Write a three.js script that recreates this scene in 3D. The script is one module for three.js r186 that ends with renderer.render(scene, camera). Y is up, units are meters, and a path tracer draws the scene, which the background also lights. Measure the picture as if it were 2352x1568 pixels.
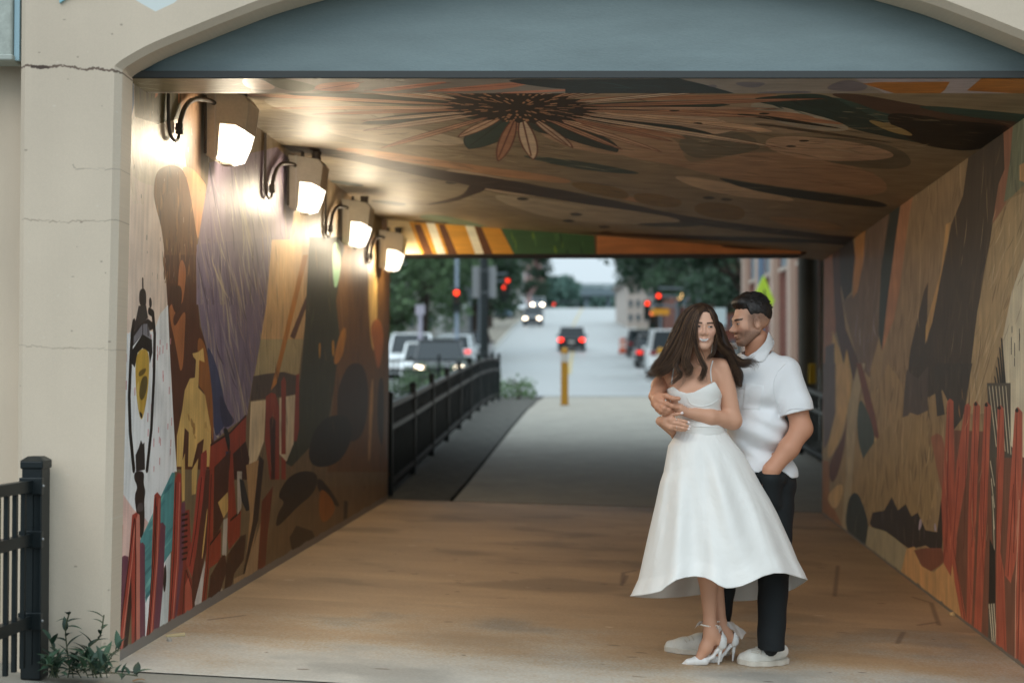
import * as THREE from 'three';
import { mergeGeometries, mergeVertices, toCreasedNormals } from 'three/addons/utils/BufferGeometryUtils.js';
import { RoundedBoxGeometry } from 'three/addons/geometries/RoundedBoxGeometry.js';
import { ImprovedNoise } from 'three/addons/math/ImprovedNoise.js';
import { RectAreaLightUniformsLib } from 'three/addons/lights/RectAreaLightUniformsLib.js';

// ---------------------------------------------------------------- camera, sky, exposure
const scene = new THREE.Scene();
const FOC = 3267, EYE = 1.247, PITCH = Math.atan(78 / 3267);      // focal length in photo pixels (2352 wide), eye height, upward tilt
const camera = new THREE.PerspectiveCamera(2 * Math.atan(784 / FOC) * 180 / Math.PI, 1024 / 682, 0.1, 2500);
camera.position.set(0, EYE, 0);
camera.rotation.set(PITCH, 0, 0);
camera.focus = 6.75;
camera.userData.fStop = 1.6;
const renderer = new THREE.WebGLRenderer({ antialias: true });
renderer.setSize(1024, 682);
renderer.toneMapping = THREE.LinearToneMapping;
renderer.toneMappingExposure = 1.22;
renderer.shadowMap.enabled = true;
RectAreaLightUniformsLib.init();
{ // an even overcast evening sky, brighter towards the zenith as overcast skies are
  const w = 64, h = 64, data = new Float32Array(w * h * 4);
  for (let j = 0; j < h; j++) for (let i = 0; i < w; i++) {
    const e = (j + 0.5) / h * 180 - 90, k = Math.max(0, Math.sin(Math.max(0, e) * Math.PI / 180));
    const L = 0.62 * (1 + 1.5 * k), o = (j * w + i) * 4;
    data[o] = L * 0.84; data[o + 1] = L * 1.0; data[o + 2] = L * 1.1; data[o + 3] = 1;
    if (e <= 0) { data[o] = 0.26; data[o + 1] = 0.27; data[o + 2] = 0.28; }
  }
  const sky = new THREE.DataTexture(data, w, h, THREE.RGBAFormat, THREE.FloatType);
  sky.mapping = THREE.EquirectangularReflectionMapping; sky.magFilter = THREE.LinearFilter; sky.needsUpdate = true;
  scene.background = sky; scene.environment = sky;
}
const sun = new THREE.DirectionalLight(0xfff1e2, 0.5);
sun.position.set(-14, 30, 26); sun.target.position.set(0, 0, -8);
sun.castShadow = true; sun.shadow.radius = 60;
Object.assign(sun.shadow.camera, { left: -40, right: 40, top: 40, bottom: -40, near: 1, far: 140 });
scene.add(sun, sun.target);

// ---------------------------------------------------------------- helpers
const V3 = (x, y, z) => new THREE.Vector3(x, y, z);
let seedN = 7;
const rnd = () => { seedN = (seedN * 1664525 + 1013904223) >>> 0; return seedN / 4294967296; };
const rr = (a, b) => a + (b - a) * rnd();
const clamp = (x, a, b) => Math.min(b, Math.max(a, x)), lerp = (a, b, t) => a + (b - a) * t;
const smooth = (a, b, x) => { const t = clamp((x - a) / (b - a), 0, 1); return t * t * (3 - 2 * t); };
const imp = new ImprovedNoise();
const fbm = (x, y, z = 0, o = 4) => { let s = 0, a = 0.5, f = 1; for (let k = 0; k < o; k++) { s += a * imp.noise(x * f, y * f, z + k * 7.3); a *= 0.5; f *= 2.03; } return s; };
const CP = Math.cos(PITCH), SP = Math.sin(PITCH);
/** photo pixel (2352 wide) at a distance d in front of the camera -> point of the world */
function px(u, v, d) {
  const x = (u - 1176) / FOC, y = -(v - 784) / FOC, ry = y * CP + SP, rz = y * SP - CP, k = d / -rz;
  return V3(x * k, EYE + ry * k, -d);
}
const interp = (tab) => (x) => { // piecewise linear table
  if (x <= tab[0][0]) return tab[0][1];
  for (let i = 1; i < tab.length; i++) if (x <= tab[i][0]) return lerp(tab[i - 1][1], tab[i][1], (x - tab[i - 1][0]) / (tab[i][0] - tab[i - 1][0]));
  return tab[tab.length - 1][1];
};
const used = {};
function numbered(name) { const n = used[name] = (used[name] ?? -1) + 1; return n ? name + '_' + String(n).padStart(3, '0') : name; }
const shade = (o) => { o.traverse((m) => { if (m.isMesh) { m.castShadow = true; m.receiveShadow = true; } }); return o; };
function thing(name, label, category, group) {
  const o = new THREE.Group(); o.name = numbered(name); o.userData = { label, category };
  if (group) o.userData.group = group;
  scene.add(o); return o;
}
function part(parent, name, geo, mat, label) {
  const m = new THREE.Mesh(Array.isArray(geo) ? mergeGeometries(geo.map((g) => plain(g))) : geo, mat);
  m.name = name; m.castShadow = m.receiveShadow = true; if (label) m.userData.label = label;
  parent.add(m); return m;
}
function structure(name, geo, mat) {
  const m = new THREE.Mesh(geo, mat); m.name = numbered(name); m.userData.kind = 'structure'; m.castShadow = m.receiveShadow = true; scene.add(m); return m;
}
function solo(name, geo, mat, label, category, group) {
  const m = new THREE.Mesh(Array.isArray(geo) ? mergeGeometries(geo.map((g) => plain(g))) : geo, mat);
  m.name = numbered(name); m.userData = { label, category }; if (group) m.userData.group = group; m.castShadow = m.receiveShadow = true; scene.add(m); return m;
}
function plain(g) { // same attributes for merging
  g = g.index ? g.toNonIndexed() : g;
  if (!g.attributes.normal) g.computeVertexNormals();
  if (!g.attributes.uv) g.setAttribute('uv', new THREE.BufferAttribute(new Float32Array(g.attributes.position.count * 2), 2));
  for (const k of Object.keys(g.attributes)) if (!['position', 'normal', 'uv'].includes(k)) g.deleteAttribute(k);
  return g;
}
const box = (w, h, d, x = 0, y = 0, z = 0, r = 0) => { const g = r ? new RoundedBoxGeometry(w, h, d, 2, r) : new THREE.BoxGeometry(w, h, d); g.translate(x, y, z); return g; };
const cyl = (r0, r1, h, x = 0, y = 0, z = 0, n = 16) => { const g = new THREE.CylinderGeometry(r1, r0, h, n); g.translate(x, y + h / 2, z); return g; };
const tube = (pts, r, n = 8, seg = 24) => new THREE.TubeGeometry(new THREE.CatmullRomCurve3(pts.map((p) => p.isVector3 ? p : V3(...p))), seg, r, n);
function bar(a, b, w, h) { // box beam from a to b
  const L = a.distanceTo(b), g = new THREE.BoxGeometry(w, h, L);
  const m = new THREE.Matrix4().lookAt(a, b, Math.abs(b.y - a.y) > 0.99 * L ? V3(0, 0, 1) : V3(0, 1, 0)); m.setPosition(a.clone().add(b).multiplyScalar(0.5));
  g.applyMatrix4(m); return g;
}
/** grid surface from f(s,t) -> Vector3, with uv = (s,t) or uvf(s,t,p) */
function sheet(f, ns, nt, uvf) {
  const P = [], U = [], I = [];
  for (let j = 0; j <= nt; j++) for (let i = 0; i <= ns; i++) { const s = i / ns, t = j / nt, p = f(s, t), uv = uvf ? uvf(s, t, p) : [s, t]; P.push(p.x, p.y, p.z); U.push(...uv); }
  for (let j = 0; j < nt; j++) for (let i = 0; i < ns; i++) { const a = j * (ns + 1) + i, b = a + 1, c = a + ns + 1, d = c + 1; I.push(a, b, d, a, d, c); }
  const g = new THREE.BufferGeometry();
  g.setAttribute('position', new THREE.Float32BufferAttribute(P, 3)); g.setAttribute('uv', new THREE.Float32BufferAttribute(U, 2)); g.setIndex(I); g.computeVertexNormals(); return g;
}
function canvas(w, h) { const c = document.createElement('canvas'); c.width = w; c.height = h; return c; }
function texOf(c, srgb = true) { const t = new THREE.CanvasTexture(c); if (srgb) t.colorSpace = THREE.SRGBColorSpace; t.magFilter = THREE.LinearFilter; t.wrapS = t.wrapT = THREE.RepeatWrapping; return t; }
/** tiling grey noise texture (data), f(x,y) in 0..1 -> 0..1 */
function dataTex(n, f, srgb = false) {
  const a = new Uint8Array(n * n * 4);
  for (let j = 0; j < n; j++) for (let i = 0; i < n; i++) { const c = f(i / n, j / n), o = (j * n + i) * 4; if (c.length) { a[o] = c[0]; a[o + 1] = c[1]; a[o + 2] = c[2]; } else a[o] = a[o + 1] = a[o + 2] = clamp(c, 0, 1) * 255; a[o + 3] = 255; }
  const t = new THREE.DataTexture(a, n, n); t.magFilter = THREE.LinearFilter; t.wrapS = t.wrapT = THREE.RepeatWrapping; if (srgb) t.colorSpace = THREE.SRGBColorSpace; t.needsUpdate = true; return t;
}
/** noise sampled on a coarse lattice and read back smoothly: cell sizes cx, cy in pixels */
function lattice(w, h, cx, cy, f) {
  const nw = Math.ceil(w / cx) + 2, nh = Math.ceil(h / cy) + 2, a = new Float32Array(nw * nh);
  for (let j = 0; j < nh; j++) for (let i = 0; i < nw; i++) a[j * nw + i] = f(i * cx, j * cy);
  return (x, y) => { const u = x / cx, v = y / cy, i = u | 0, j = v | 0, s = u - i, t = v - j, o = j * nw + i; return (a[o] * (1 - s) + a[o + 1] * s) * (1 - t) + (a[o + nw] * (1 - s) + a[o + nw + 1] * s) * t; };
}
const tileNoise = (x, y, f, o = 4, z = 0) => { // periodic fbm
  const a = fbm(x * f, y * f, z, o), b = fbm((x - 1) * f, y * f, z, o), c = fbm(x * f, (y - 1) * f, z, o), d = fbm((x - 1) * f, (y - 1) * f, z, o);
  return lerp(lerp(a, b, x), lerp(c, d, x), y);
};
const roughTex = dataTex(384, (x, y) => 0.5 + 0.55 * tileNoise(x, y, 18, 5) + 0.25 * (rnd() - 0.5));
const rep = (t, x, y) => { const c = t.clone(); c.repeat.set(x, y); c.needsUpdate = true; return c; };
const std = (color, roughness = 0.6, extra = {}) => new THREE.MeshStandardMaterial({ color, roughness, ...extra });
/** mottled colour texture from a base colour (srgb bytes), variation and frequency */
function mottle(n, base, amp, f, grain = 6, extra) {
  return dataTex(n, (x, y) => { const k = 1 + amp * (tileNoise(x, y, f, 3) + 0.6 * tileNoise(x, y, f * 4.1, 2, 9)), g = (rnd() - 0.5) * grain; let c = base.map((b) => b * k + g); if (extra) c = extra(x, y, c); return c.map((v) => clamp(v, 0, 255)); }, true);
}
// ---------------------------------------------------------------- the underpass: where its surfaces lie
const D0 = 6.13, D1 = 13.79;
const LB0 = px(256, 1530, D0), LT0 = px(291, 166, D0), LB1 = px(890, 1149, D1), LT1 = px(896, 590, D1);
const RB0 = px(2508, 1655, D0), RT0 = px(2500, 167, D0), RB1 = px(1889, 1180, D1), RT1 = px(1893, 597, D1);
const CL0 = px(293, 71, D0).y, CL1 = px(896, 518, D1).y;
const sOf = (d) => (d - D0) / (D1 - D0);
const wallX = (b0, t0, b1, t1) => (d, y) => { const s = sOf(d); return lerp(b0.x, b1.x, s) + lerp((t0.x - b0.x) / (t0.y - b0.y), (t1.x - b1.x) / (t1.y - b1.y), clamp(s, 0, 1)) * (y - lerp(b0.y, b1.y, s)); };
const leftX = wallX(LB0, LT0, LB1, LT1), rightX = wallX(RB0, RT0, RB1, RT1);
const ramp = interp([[-60, 0.02], [2, 0.0], [D1, 0], [15.2, 0.06], [18, 0.22], [22, 0.44], [26, 0.63], [29, 0.7], [42, 0.72], [52, 0.85], [70, 1.5], [97, 2.94], [134, 6.0], [170, 8.7], [200, 10.7], [222, 11.5], [240, 11.6], [300, 8], [420, 4], [1500, 4]]);
/** height of the ground at x, distance d */
function groundY(x, d) {
  const s = clamp(sOf(d), 0, 1), xl = lerp(LB0.x, LB1.x, s), xr = lerp(RB0.x, RB1.x, s), yl = lerp(LB0.y, LB1.y, s), yr = lerp(RB0.y, RB1.y, s);
  const fall = 1 - smooth(D1, 26, d), t = clamp((x - xl) / (xr - xl), -0.6, 1.6);
  return lerp(yl, yr, t) * fall + ramp(d);
}
const ceilY = (x, d) => { const s = sOf(d); const yl = lerp(CL0, CL1, s), yr = lerp(RT0.y, RT1.y, s), xl = leftX(d, yl), xr = rightX(d, yr); return lerp(yl, yr, (x - xl) / (xr - xl)); };
function seek(f, a, b) { let fa = f(a); for (let k = 0; k < 40; k++) { const m = (a + b) / 2, fm = f(m); if ((fm > 0) === (fa > 0)) { a = m; fa = fm; } else b = m; } return (a + b) / 2; }
const onLeft = (u, v) => { const d = seek((d) => { const p = px(u, v, d); return p.x - leftX(d, p.y); }, 4, 15); return px(u, v, d); };
const onRight = (u, v) => { const d = seek((d) => { const p = px(u, v, d); return p.x - rightX(d, p.y); }, 4, 16); return px(u, v, d); };
const onCeil = (u, v) => { const d = seek((d) => { const p = px(u, v, d); return p.y - ceilY(p.x, d); }, 4, 16); return px(u, v, d); };
const onGround = (u, v, a = 3, b = 60) => { const d = seek((d) => { const p = px(u, v, d); return p.y - groundY(p.x, d); }, a, b); return px(u, v, d); };

// ---------------------------------------------------------------- mural paint: shapes laid out on the walls in metres
const YMIN = -0.35, YMAX = 3.0;
const toLeft = (u, v) => { const p = onLeft(u, v); return [sOf(-p.z), (p.y - YMIN) / (YMAX - YMIN)]; };
const toRight = (u, v) => { const p = onRight(u, v); return [sOf(-p.z), (p.y - YMIN) / (YMAX - YMIN)]; };
const CX0 = -1.9, CX1 = 2.7;
const toCeil = (u, v) => { const p = onCeil(u, v); return [(p.x - CX0) / (CX1 - CX0), sOf(-p.z)]; };
const frames = { A: [229.7, 172.3, .3296], B: [229.7, 602.9, .29297], C: [229.7, 1091, .30435], Q: [1837.5, 229.7, .43937], R: [1837.5, 861.3, .45093], S: [1837.5, 1119.7, .286], E: [287.1, 0, .43946], F: [1320.7, 0, .43847], G: [631.6, 315.8, .58594], D: [0, 0, 1] };
function painter(w, h, to, base) {
  const c = canvas(w, h), g = c.getContext('2d');
  g.fillStyle = base; g.fillRect(0, 0, w, h);
  const P = (fr, x, y) => { const f = frames[fr], q = to(f[0] + x * f[2], f[1] + y * f[2]); return [q[0] * w, (1 - q[1]) * h]; };
  const path = (fr, a, soft) => {
    const n = a.length / 2, p = []; for (let i = 0; i < n; i++) p.push(P(fr, a[2 * i], a[2 * i + 1]));
    g.beginPath();
    if (soft) { const m = (i) => { const q = p[i % n], r = p[(i + 1) % n]; return [(q[0] + r[0]) / 2, (q[1] + r[1]) / 2]; }; g.moveTo(...m(n - 1)); for (let i = 0; i < n; i++) g.quadraticCurveTo(...p[i], ...m(i)); } else { g.moveTo(...p[0]); for (let i = 1; i < n; i++) g.lineTo(...p[i]); }
    g.closePath(); return p;
  };
  return { c, g, w, h, P,
    fill(fr, color, a, soft = true) { path(fr, a, soft); g.fillStyle = color; g.fill(); },
    /** brush strokes inside a shape: long thin dabs along (dx,dy) given in frame units */
    brush(fr, a, colors, count, dx, dy, width, soft = true) {
      g.save(); const p = path(fr, a, soft); g.clip();
      let x0 = 1e9, x1 = -1e9, y0 = 1e9, y1 = -1e9; for (let i = 0; i < a.length; i += 2) { x0 = Math.min(x0, a[i]); x1 = Math.max(x1, a[i]); y0 = Math.min(y0, a[i + 1]); y1 = Math.max(y1, a[i + 1]); }
      for (let k = 0; k < count; k++) {
        const x = rr(x0, x1), y = rr(y0, y1), l = rr(0.4, 1.3), b = rr(-0.12, 0.12), q = P(fr, x, y), e = P(fr, x + dx * l + dy * b, y + dy * l - dx * b), m = P(fr, x + dx * l * 0.5, y + dy * l * 0.5);
        const nx = -(e[1] - q[1]), ny = e[0] - q[0], L = Math.hypot(nx, ny) || 1, wd = width * rr(0.35, 1.2);
        g.beginPath(); g.moveTo(...q); g.quadraticCurveTo(m[0] + nx / L * wd, m[1] + ny / L * wd, ...e); g.quadraticCurveTo(m[0] - nx / L * wd, m[1] - ny / L * wd, ...q);
        g.globalAlpha = rr(0.45, 0.9); g.fillStyle = colors[Math.floor(rnd() * colors.length)]; g.fill();
      }
      g.restore(); g.globalAlpha = 1;
    },
    line(fr, color, wd, a) { g.beginPath(); for (let i = 0; i < a.length; i += 2) { const q = P(fr, a[i], a[i + 1]); i ? g.lineTo(...q) : g.moveTo(...q); } g.strokeStyle = color; g.lineWidth = wd; g.lineCap = g.lineJoin = 'round'; g.stroke(); },
    /** grain of the rolled paint: fine streaks and specks in the pigment */
    grain(amount, vertical, mute = 0, gam = 1.25) {
      const lut = new Float32Array(256); for (let i = 0; i < 256; i++) { const x = Math.pow(i / 255, gam); lut[i] = 255 * lerp(x, x * x * (3 - 2 * x), 0.6); }
      const d = g.getImageData(0, 0, w, h), a = d.data;
      const n1 = vertical ? lattice(w, h, 3, 24, (x, y) => fbm(x * 0.11, y * 0.010, 2, 3)) : lattice(w, h, 24, 3, (x, y) => fbm(x * 0.012, y * 0.09, 2, 3)), n2 = lattice(w, h, 8, 8, (x, y) => fbm(x * 0.02, y * 0.02, 5, 3));
      for (let y = 0; y < h; y++) for (let x = 0; x < w; x++) {
        const k = 1 + amount * (n1(x, y) * 1.3 + n2(x, y)) + (rnd() - 0.5) * 0.05, o = (y * w + x) * 4;
        const R = lut[a[o]], G = lut[a[o + 1]], B = lut[a[o + 2]], q = (R + G + B) / 3; a[o] = lerp(R, q * 1.03, mute) * k; a[o + 1] = lerp(G, q * 1.02, mute) * k; a[o + 2] = lerp(B, q * 0.9, mute) * k;
      }
      g.putImageData(d, 0, 0);
    } };
}
const murals = {};
{ // ---- left wall
  const m = painter(2048, 1024, toLeft, '#8f7e64'), f = m.fill, b = m.brush;
  f('A', '#ecd0c2', [150, -200, 560, -200, 620, 500, 640, 2300, 120, 2300], false);
  f('A', '#dccab6', [170, 250, 520, 250, 620, 700, 420, 800, 170, 700]);
  b('A', [150, -200, 620, -200, 640, 900, 150, 900], ['#e6d2be', '#dcc6b6', '#ecdacb', '#cdb9a2'], 160, 6, 240, 5, false);
  f('A', '#6f6c53', [232, -150, 900, -150, 900, 60, 560, 90, 560, 300, 400, 340, 240, 290], false);
  b('A', [232, -150, 600, -150, 560, 300, 240, 300], ['#5a5743', '#7d785c', '#86764f'], 60, 4, 140, 5, false);
  f('A', '#7d8aa0', [150, -200, 228, -200, 236, 200, 215, 300, 150, 320], false);
  f('A', '#c78a68', [385, 80, 415, 85, 395, 150, 380, 160], false); f('A', '#c78a68', [540, 85, 556, 85, 552, 190, 545, 200], false);
  f('A', '#a98b74', [560, 80, 700, 80, 700, 720, 600, 640, 560, 400], false);
  // trunk of warm browns
  const tr = [370, 870, 375, 740, 400, 660, 480, 620, 560, 640, 610, 720, 640, 900, 680, 1150, 668, 1300, 700, 1600, 470, 1600, 440, 1100];
  f('A', '#8b6844', tr); b('A', tr, ['#6d5036', '#a67d4f', '#7b5a3a', '#b58c5c'], 70, 8, 190, 9);
  f('A', '#d7a07a', [560, 640, 640, 640, 720, 740, 745, 780, 700, 1120, 680, 1180, 640, 900, 605, 720]);
  const tr2 = [505, -60, 758, -60, 765, 300, 780, 500, 830, 640, 870, 850, 892, 1400, 870, 1620, 590, 1620, 570, 1200, 545, 700, 525, 300];
  f('B', '#754b30', tr2, false); b('B', tr2, ['#5f3c27', '#84573a', '#6c4429'], 60, 4, 240, 6, false);
  b('B', [480, -220, 780, -220, 775, 160, 500, 160], ['#754b30', '#8b6844', '#6d5036', '#84573a', '#a67d4f'], 90, 6, 170, 8, false);
  f('B', '#b97c50', [620, -60, 680, 40, 655, 260, 640, 330, 566, 420, 580, 520, 640, 400, 672, 380, 662, 560, 650, 800, 630, 870, 610, 760, 585, 620, 545, 440, 535, 330, 600, 320]);
  f('B', '#6a452d', [590, 180, 640, 180, 640, 330, 600, 420, 560, 340, 540, 180]);
  f('B', '#a8733a', [760, 560, 830, 640, 882, 1000, 890, 1450, 862, 1300, 820, 1010, 760, 960, 765, 800]);
  // pale long-necked shape
  f('B', '#e0b878', [722, 712, 770, 700, 806, 668, 818, 782, 776, 764, 768, 980, 822, 1040, 866, 1300, 872, 1600, 790, 1600, 812, 1380, 762, 1420, 720, 1600, 688, 1600, 694, 1330, 662, 1296, 640, 1600, 598, 1600, 600, 1360, 642, 1150, 662, 1000, 702, 908, 742, 900, 750, 764, 730, 740], false);
  b('B', [640, 1100, 860, 1100, 860, 1380, 620, 1380], ['#c49c60', '#a9824d'], 10, 20, 60, 14);
  // violet curtain
  const vi = [760, 610, 1240, 500, 1400, 660, 1330, 1100, 1300, 1600, 670, 1600, 668, 1250, 715, 950, 748, 750];
  f('A', '#96889a', vi, false); 
  const vi2 = [755, -140, 1345, -200, 1312, 330, 1282, 560, 1232, 760, 1190, 950, 1152, 1200, 1020, 1290, 890, 1400, 880, 1000, 840, 700, 790, 500, 764, 300];
  f('B', '#8d8198', vi2, false);
  for (const [fr, a] of [['A', vi], ['B', vi2]]) b(fr, a, ['#a79da6', '#b2a596', '#786d88', '#6d6077', '#9b8f92', '#847791', '#beb4a6'], 170, 60, 420, 8, false);
  b('B', vi2, ['#c2b5a0', '#a39aa0'], 22, 160, 620, 9, false);
  f('B', '#565d80', [826, 630, 882, 720, 940, 900, 1000, 1250, 960, 1295, 890, 1395, 880, 1000]); f('B', '#4b4c6e', [930, 980, 1010, 1180, 1060, 1240, 1010, 1290, 950, 1290]);
  // tan panel, rods
  f('A', '#b7a084', [1230, 500, 1750, 560, 1800, 1568, 1290, 1568, 1330, 1100, 1400, 660], false);
  f('B', '#d0ad83', [1345, -180, 1660, -180, 1622, 330, 1592, 600, 1258, 602, 1302, 330], false);
  b('B', [1345, -180, 1660, -180, 1592, 600, 1258, 602], ['#d9ba92', '#c29d74', '#cfae8a'], 40, 4, 260, 7, false);
  f('B', '#b8ab88', [1258, 602, 1592, 600, 1556, 880, 1208, 892], false);
  f('B', '#6d5f55', [1200, 890, 1300, 872, 1440, 856, 1562, 892, 1540, 1034, 1178, 1080], false); b('B', [1200, 890, 1562, 892, 1540, 1034, 1178, 1080], ['#5a4d45', '#7f7063', '#4b4240'], 26, 0, 130, 6, false);
  f('B', '#e0cbab', [1180, 1090, 1300, 1075, 1284, 1400, 1210, 1600, 1160, 1600], false);
  f('B', '#c58b3a', [1590, -60, 1630, -60, 1382, 950, 1336, 1004], false); f('B', '#765136', [1640, 200, 1622, 330, 1524, 600, 1488, 580], false);
  // dark green, then golds and browns
  const gr = [1640, -200, 1930, -200, 1850, 300, 1880, 600, 1830, 1000, 1780, 1300, 1500, 1600, 1440, 1560, 1570, 900, 1600, 600];
  f('B', '#555a44', gr, false); b('B', gr, ['#474b39', '#656a4e', '#737757', '#3d3f31', '#6b6042'], 90, 4, 320, 7, false);
  f('B', '#9ccaa4', [1815, -160, 1880, -160, 1890, 40, 1860, 190, 1828, 200]); f('B', '#c9983a', [1712, 630, 1732, 625, 1726, 740, 1716, 760]); f('B', '#c9983a', [1815, 610, 1835, 605, 1836, 730, 1820, 740]);
  const go = [1920, -200, 2300, -200, 2290, 1640, 1780, 1640, 1830, 1000, 1880, 600, 1850, 300];
  f('B', '#8d6a3a', go, false); b('B', go, ['#7b5930', '#a37b42', '#5f4527', '#b0894d', '#6d5230', '#9a7a58'], 120, 6, 340, 8, false);
  f('B', '#e2b674', [2100, -160, 2172, -160, 2172, 580, 2150, 720, 2118, 600, 2100, 200]); f('B', '#c88f3c', [1890, 520, 1935, 500, 1910, 720, 1840, 820, 1830, 740]);
  f('B', '#554030', [1895, 900, 1960, 780, 2080, 800, 2112, 1100, 2050, 1400, 1880, 1400, 1850, 1060]); f('B', '#33291f', [1700, 1220, 1960, 1180, 1980, 1400, 1850, 1600, 1600, 1600]);
  f('B', '#c07c44', [2110, 480, 2200, 420, 2230, 640, 2180, 880, 2150, 700]); f('B', '#caa06a', [2120, 920, 2150, 900, 2120, 1560, 2095, 1560]);
  f('B', '#463524', [2180, 900, 2230, 900, 2220, 1500, 2170, 1300]); f('B', '#8f7a70', [2235, 1000, 2265, 1000, 2262, 1560, 2238, 1560]);
  // pale hill and street lamp
  f('B', '#eceef6', [140, 575, 240, 545, 420, 540, 470, 400, 530, 330, 546, 700, 572, 1200, 600, 1640, 120, 1640], false);
  f('C', '#eceef6', [80, -60, 560, -60, 540, 560, 480, 700, 440, 1300, 330, 1340, 330, 520, 140, 90], false);
  f('C', '#eabfb8', [80, 50, 140, 95, 250, 258, 335, 325, 365, 360, 300, 500, 130, 1100, 60, 1450, 40, 1450], false);
  for (let k = 0; k < 46; k++) { const x = rr(190, 560), y = rr(560, 1620), g = m.P('B', x, y); m.g.fillStyle = '#d69aa0'; m.g.fillRect(g[0], g[1], 3, rr(7, 13)); }
  const K = '#463d3c';
  m.line('B', K, 5, [332, 130, 333, 210]); f('B', K, [304, 232, 320, 204, 344, 204, 359, 232, 360, 344, 330, 346, 304, 324]);
  f('B', '#57504f', [300, 340, 358, 335, 374, 430, 330, 480, 256, 540, 284, 420], false); f('B', K, [256, 545, 330, 470, 372, 440, 410, 470, 414, 520, 330, 560, 250, 660], false);
  f('B', '#8d8b93', [262, 580, 330, 480, 372, 480, 402, 600, 332, 560, 260, 640], false); m.line('B', K, 3, [332, 480, 332, 565]); m.line('B', K, 3, [372, 480, 375, 570]);
  f('B', '#332c2a', [248, 690, 330, 560, 404, 604, 408, 704, 388, 790, 380, 700, 330, 670, 292, 706, 270, 820, 246, 790], false);
  f('B', '#d0a950', [274, 770, 300, 690, 344, 670, 378, 700, 384, 800, 376, 1000, 340, 1200, 320, 1236, 300, 1180, 278, 1000]);
  f('B', '#8a7334', [300, 850, 365, 820, 350, 870, 300, 900]); f('B', '#7d6c3a', [320, 900, 372, 880, 366, 1000, 330, 1090, 300, 1050]); f('B', '#e0c27a', [284, 980, 304, 900, 300, 1060, 312, 1180, 296, 1120]); f('B', '#4d4226', [300, 1160, 336, 1190, 322, 1230]);
  m.line('B', '#2f2928', 10, [262, 470, 248, 560, 236, 800, 226, 1050, 234, 1330, 262, 1620]); m.line('B', '#2f2928', 10, [384, 380, 412, 400, 426, 560, 420, 900, 400, 1300, 366, 1620]);
  f('B', K, [380, 290, 392, 268, 404, 300, 402, 350, 386, 360]); f('B', K, [258, 450, 268, 432, 276, 460, 268, 500, 256, 510]);
  f('B', '#4a4140', [276, 1510, 302, 1450, 318, 1392, 332, 1424, 345, 1410, 350, 1620, 280, 1640], false);
  f('C', '#453a3a', [262, -30, 334, -30, 324, 62, 342, 120, 328, 200, 336, 300, 326, 460, 300, 490, 282, 320, 268, 260, 256, 150, 284, 90, 250, 20]); f('C', '#6a6264', [285, 210, 320, 205, 330, 270, 272, 280]);
  // standing letters in brick red with plum shadows
  const RA = '#a8523a';
  f('B', RA, [862, 1440, 1020, 1336, 1146, 1196, 1140, 1400, 1040, 1500, 1050, 1700, 850, 1700], false); f('B', '#5f3224', [1040, 1500, 1140, 1400, 1170, 1540, 1150, 1700, 1050, 1700], false); m.line('B', '#5a2420', 4, [866, 1430, 1020, 1330, 1142, 1200]); f('B', RA, [1298, 1050, 1340, 1018, 1376, 1030, 1404, 1140, 1404, 1700, 1330, 1700, 1292, 1400], false); f('B', '#5f3224', [1330, 1230, 1352, 1200, 1374, 1240, 1370, 1700, 1340, 1700], false); f('B', RA, [1420, 930, 1440, 890, 1456, 930, 1454, 1700, 1420, 1700], false); f('B', '#d8cbb4', [1404, 1060, 1530, 1034, 1516, 1420, 1460, 1560, 1404, 1500], false); f('B', RA, [1420, 930, 1440, 890, 1456, 930, 1454, 1500, 1420, 1500], false); f('B', RA, [1536, 880, 1560, 870, 1560, 1300, 1540, 1400, 1516, 1400], false); f('B', '#2f302c', [960, 1290, 1000, 1300, 1020, 1400, 1010, 1500, 990, 1420]); f('B', '#4e557a', [985, 1480, 1016, 1480, 1012, 1600, 985, 1600], false); f('B', '#b4564a', [790, 1500, 830, 1466, 836, 1500, 830, 1700, 780, 1700], false);
  const R1 = '#b4564a', R2 = '#d0877b', RD = '#5a2420', PL = '#86566a', R3 = '#a8523a', BR = '#754a40';
  f('C', R2, [136, 382, 172, 374, 162, 600, 132, 830, 106, 930, 122, 460], false); f('C', '#2a2224', [128, 380, 146, 378, 146, 402, 130, 404]);
  f('C', PL, [150, 624, 184, 606, 212, 616, 202, 760, 132, 1420, 60, 1480, 92, 1150], false);
  f('C', '#62a0a4', [396, 290, 540, -20, 562, -20, 546, 560, 488, 650, 420, 780, 342, 960, 330, 700, 300, 492], false); b('C', [396, 290, 562, -20, 546, 560, 342, 960, 300, 492], ['#4f8e94', '#79b4b4', '#3f7f88', '#86bcb8'], 34, -110, 150, 10, false);
  f('C', PL, [296, 520, 318, 506, 336, 530, 338, 1290, 296, 1330], false);
  f('C', R1, [240, 300, 268, 282, 296, 296, 300, 400, 296, 1340, 236, 1360, 232, 760, 160, 1400, 110, 1420, 152, 1150, 216, 600], false); f('C', R2, [284, 290, 298, 300, 300, 1330, 274, 1340, 268, 500, 270, 330], false);
  m.line('C', RD, 3, [256, 330, 216, 640, 150, 1160, 122, 1400]); m.line('C', '#d58c7e', 3, [262, 360, 240, 640, 176, 1180, 150, 1400]); m.line('C', RD, 3, [262, 340, 268, 640, 262, 1340]); f('C', '#4d2426', [232, 760, 236, 1000, 200, 1340, 164, 1390], false);
  f('C', PL, [446, 366, 470, 356, 492, 384, 472, 900, 440, 1250, 386, 1280, 430, 700], false);
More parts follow.
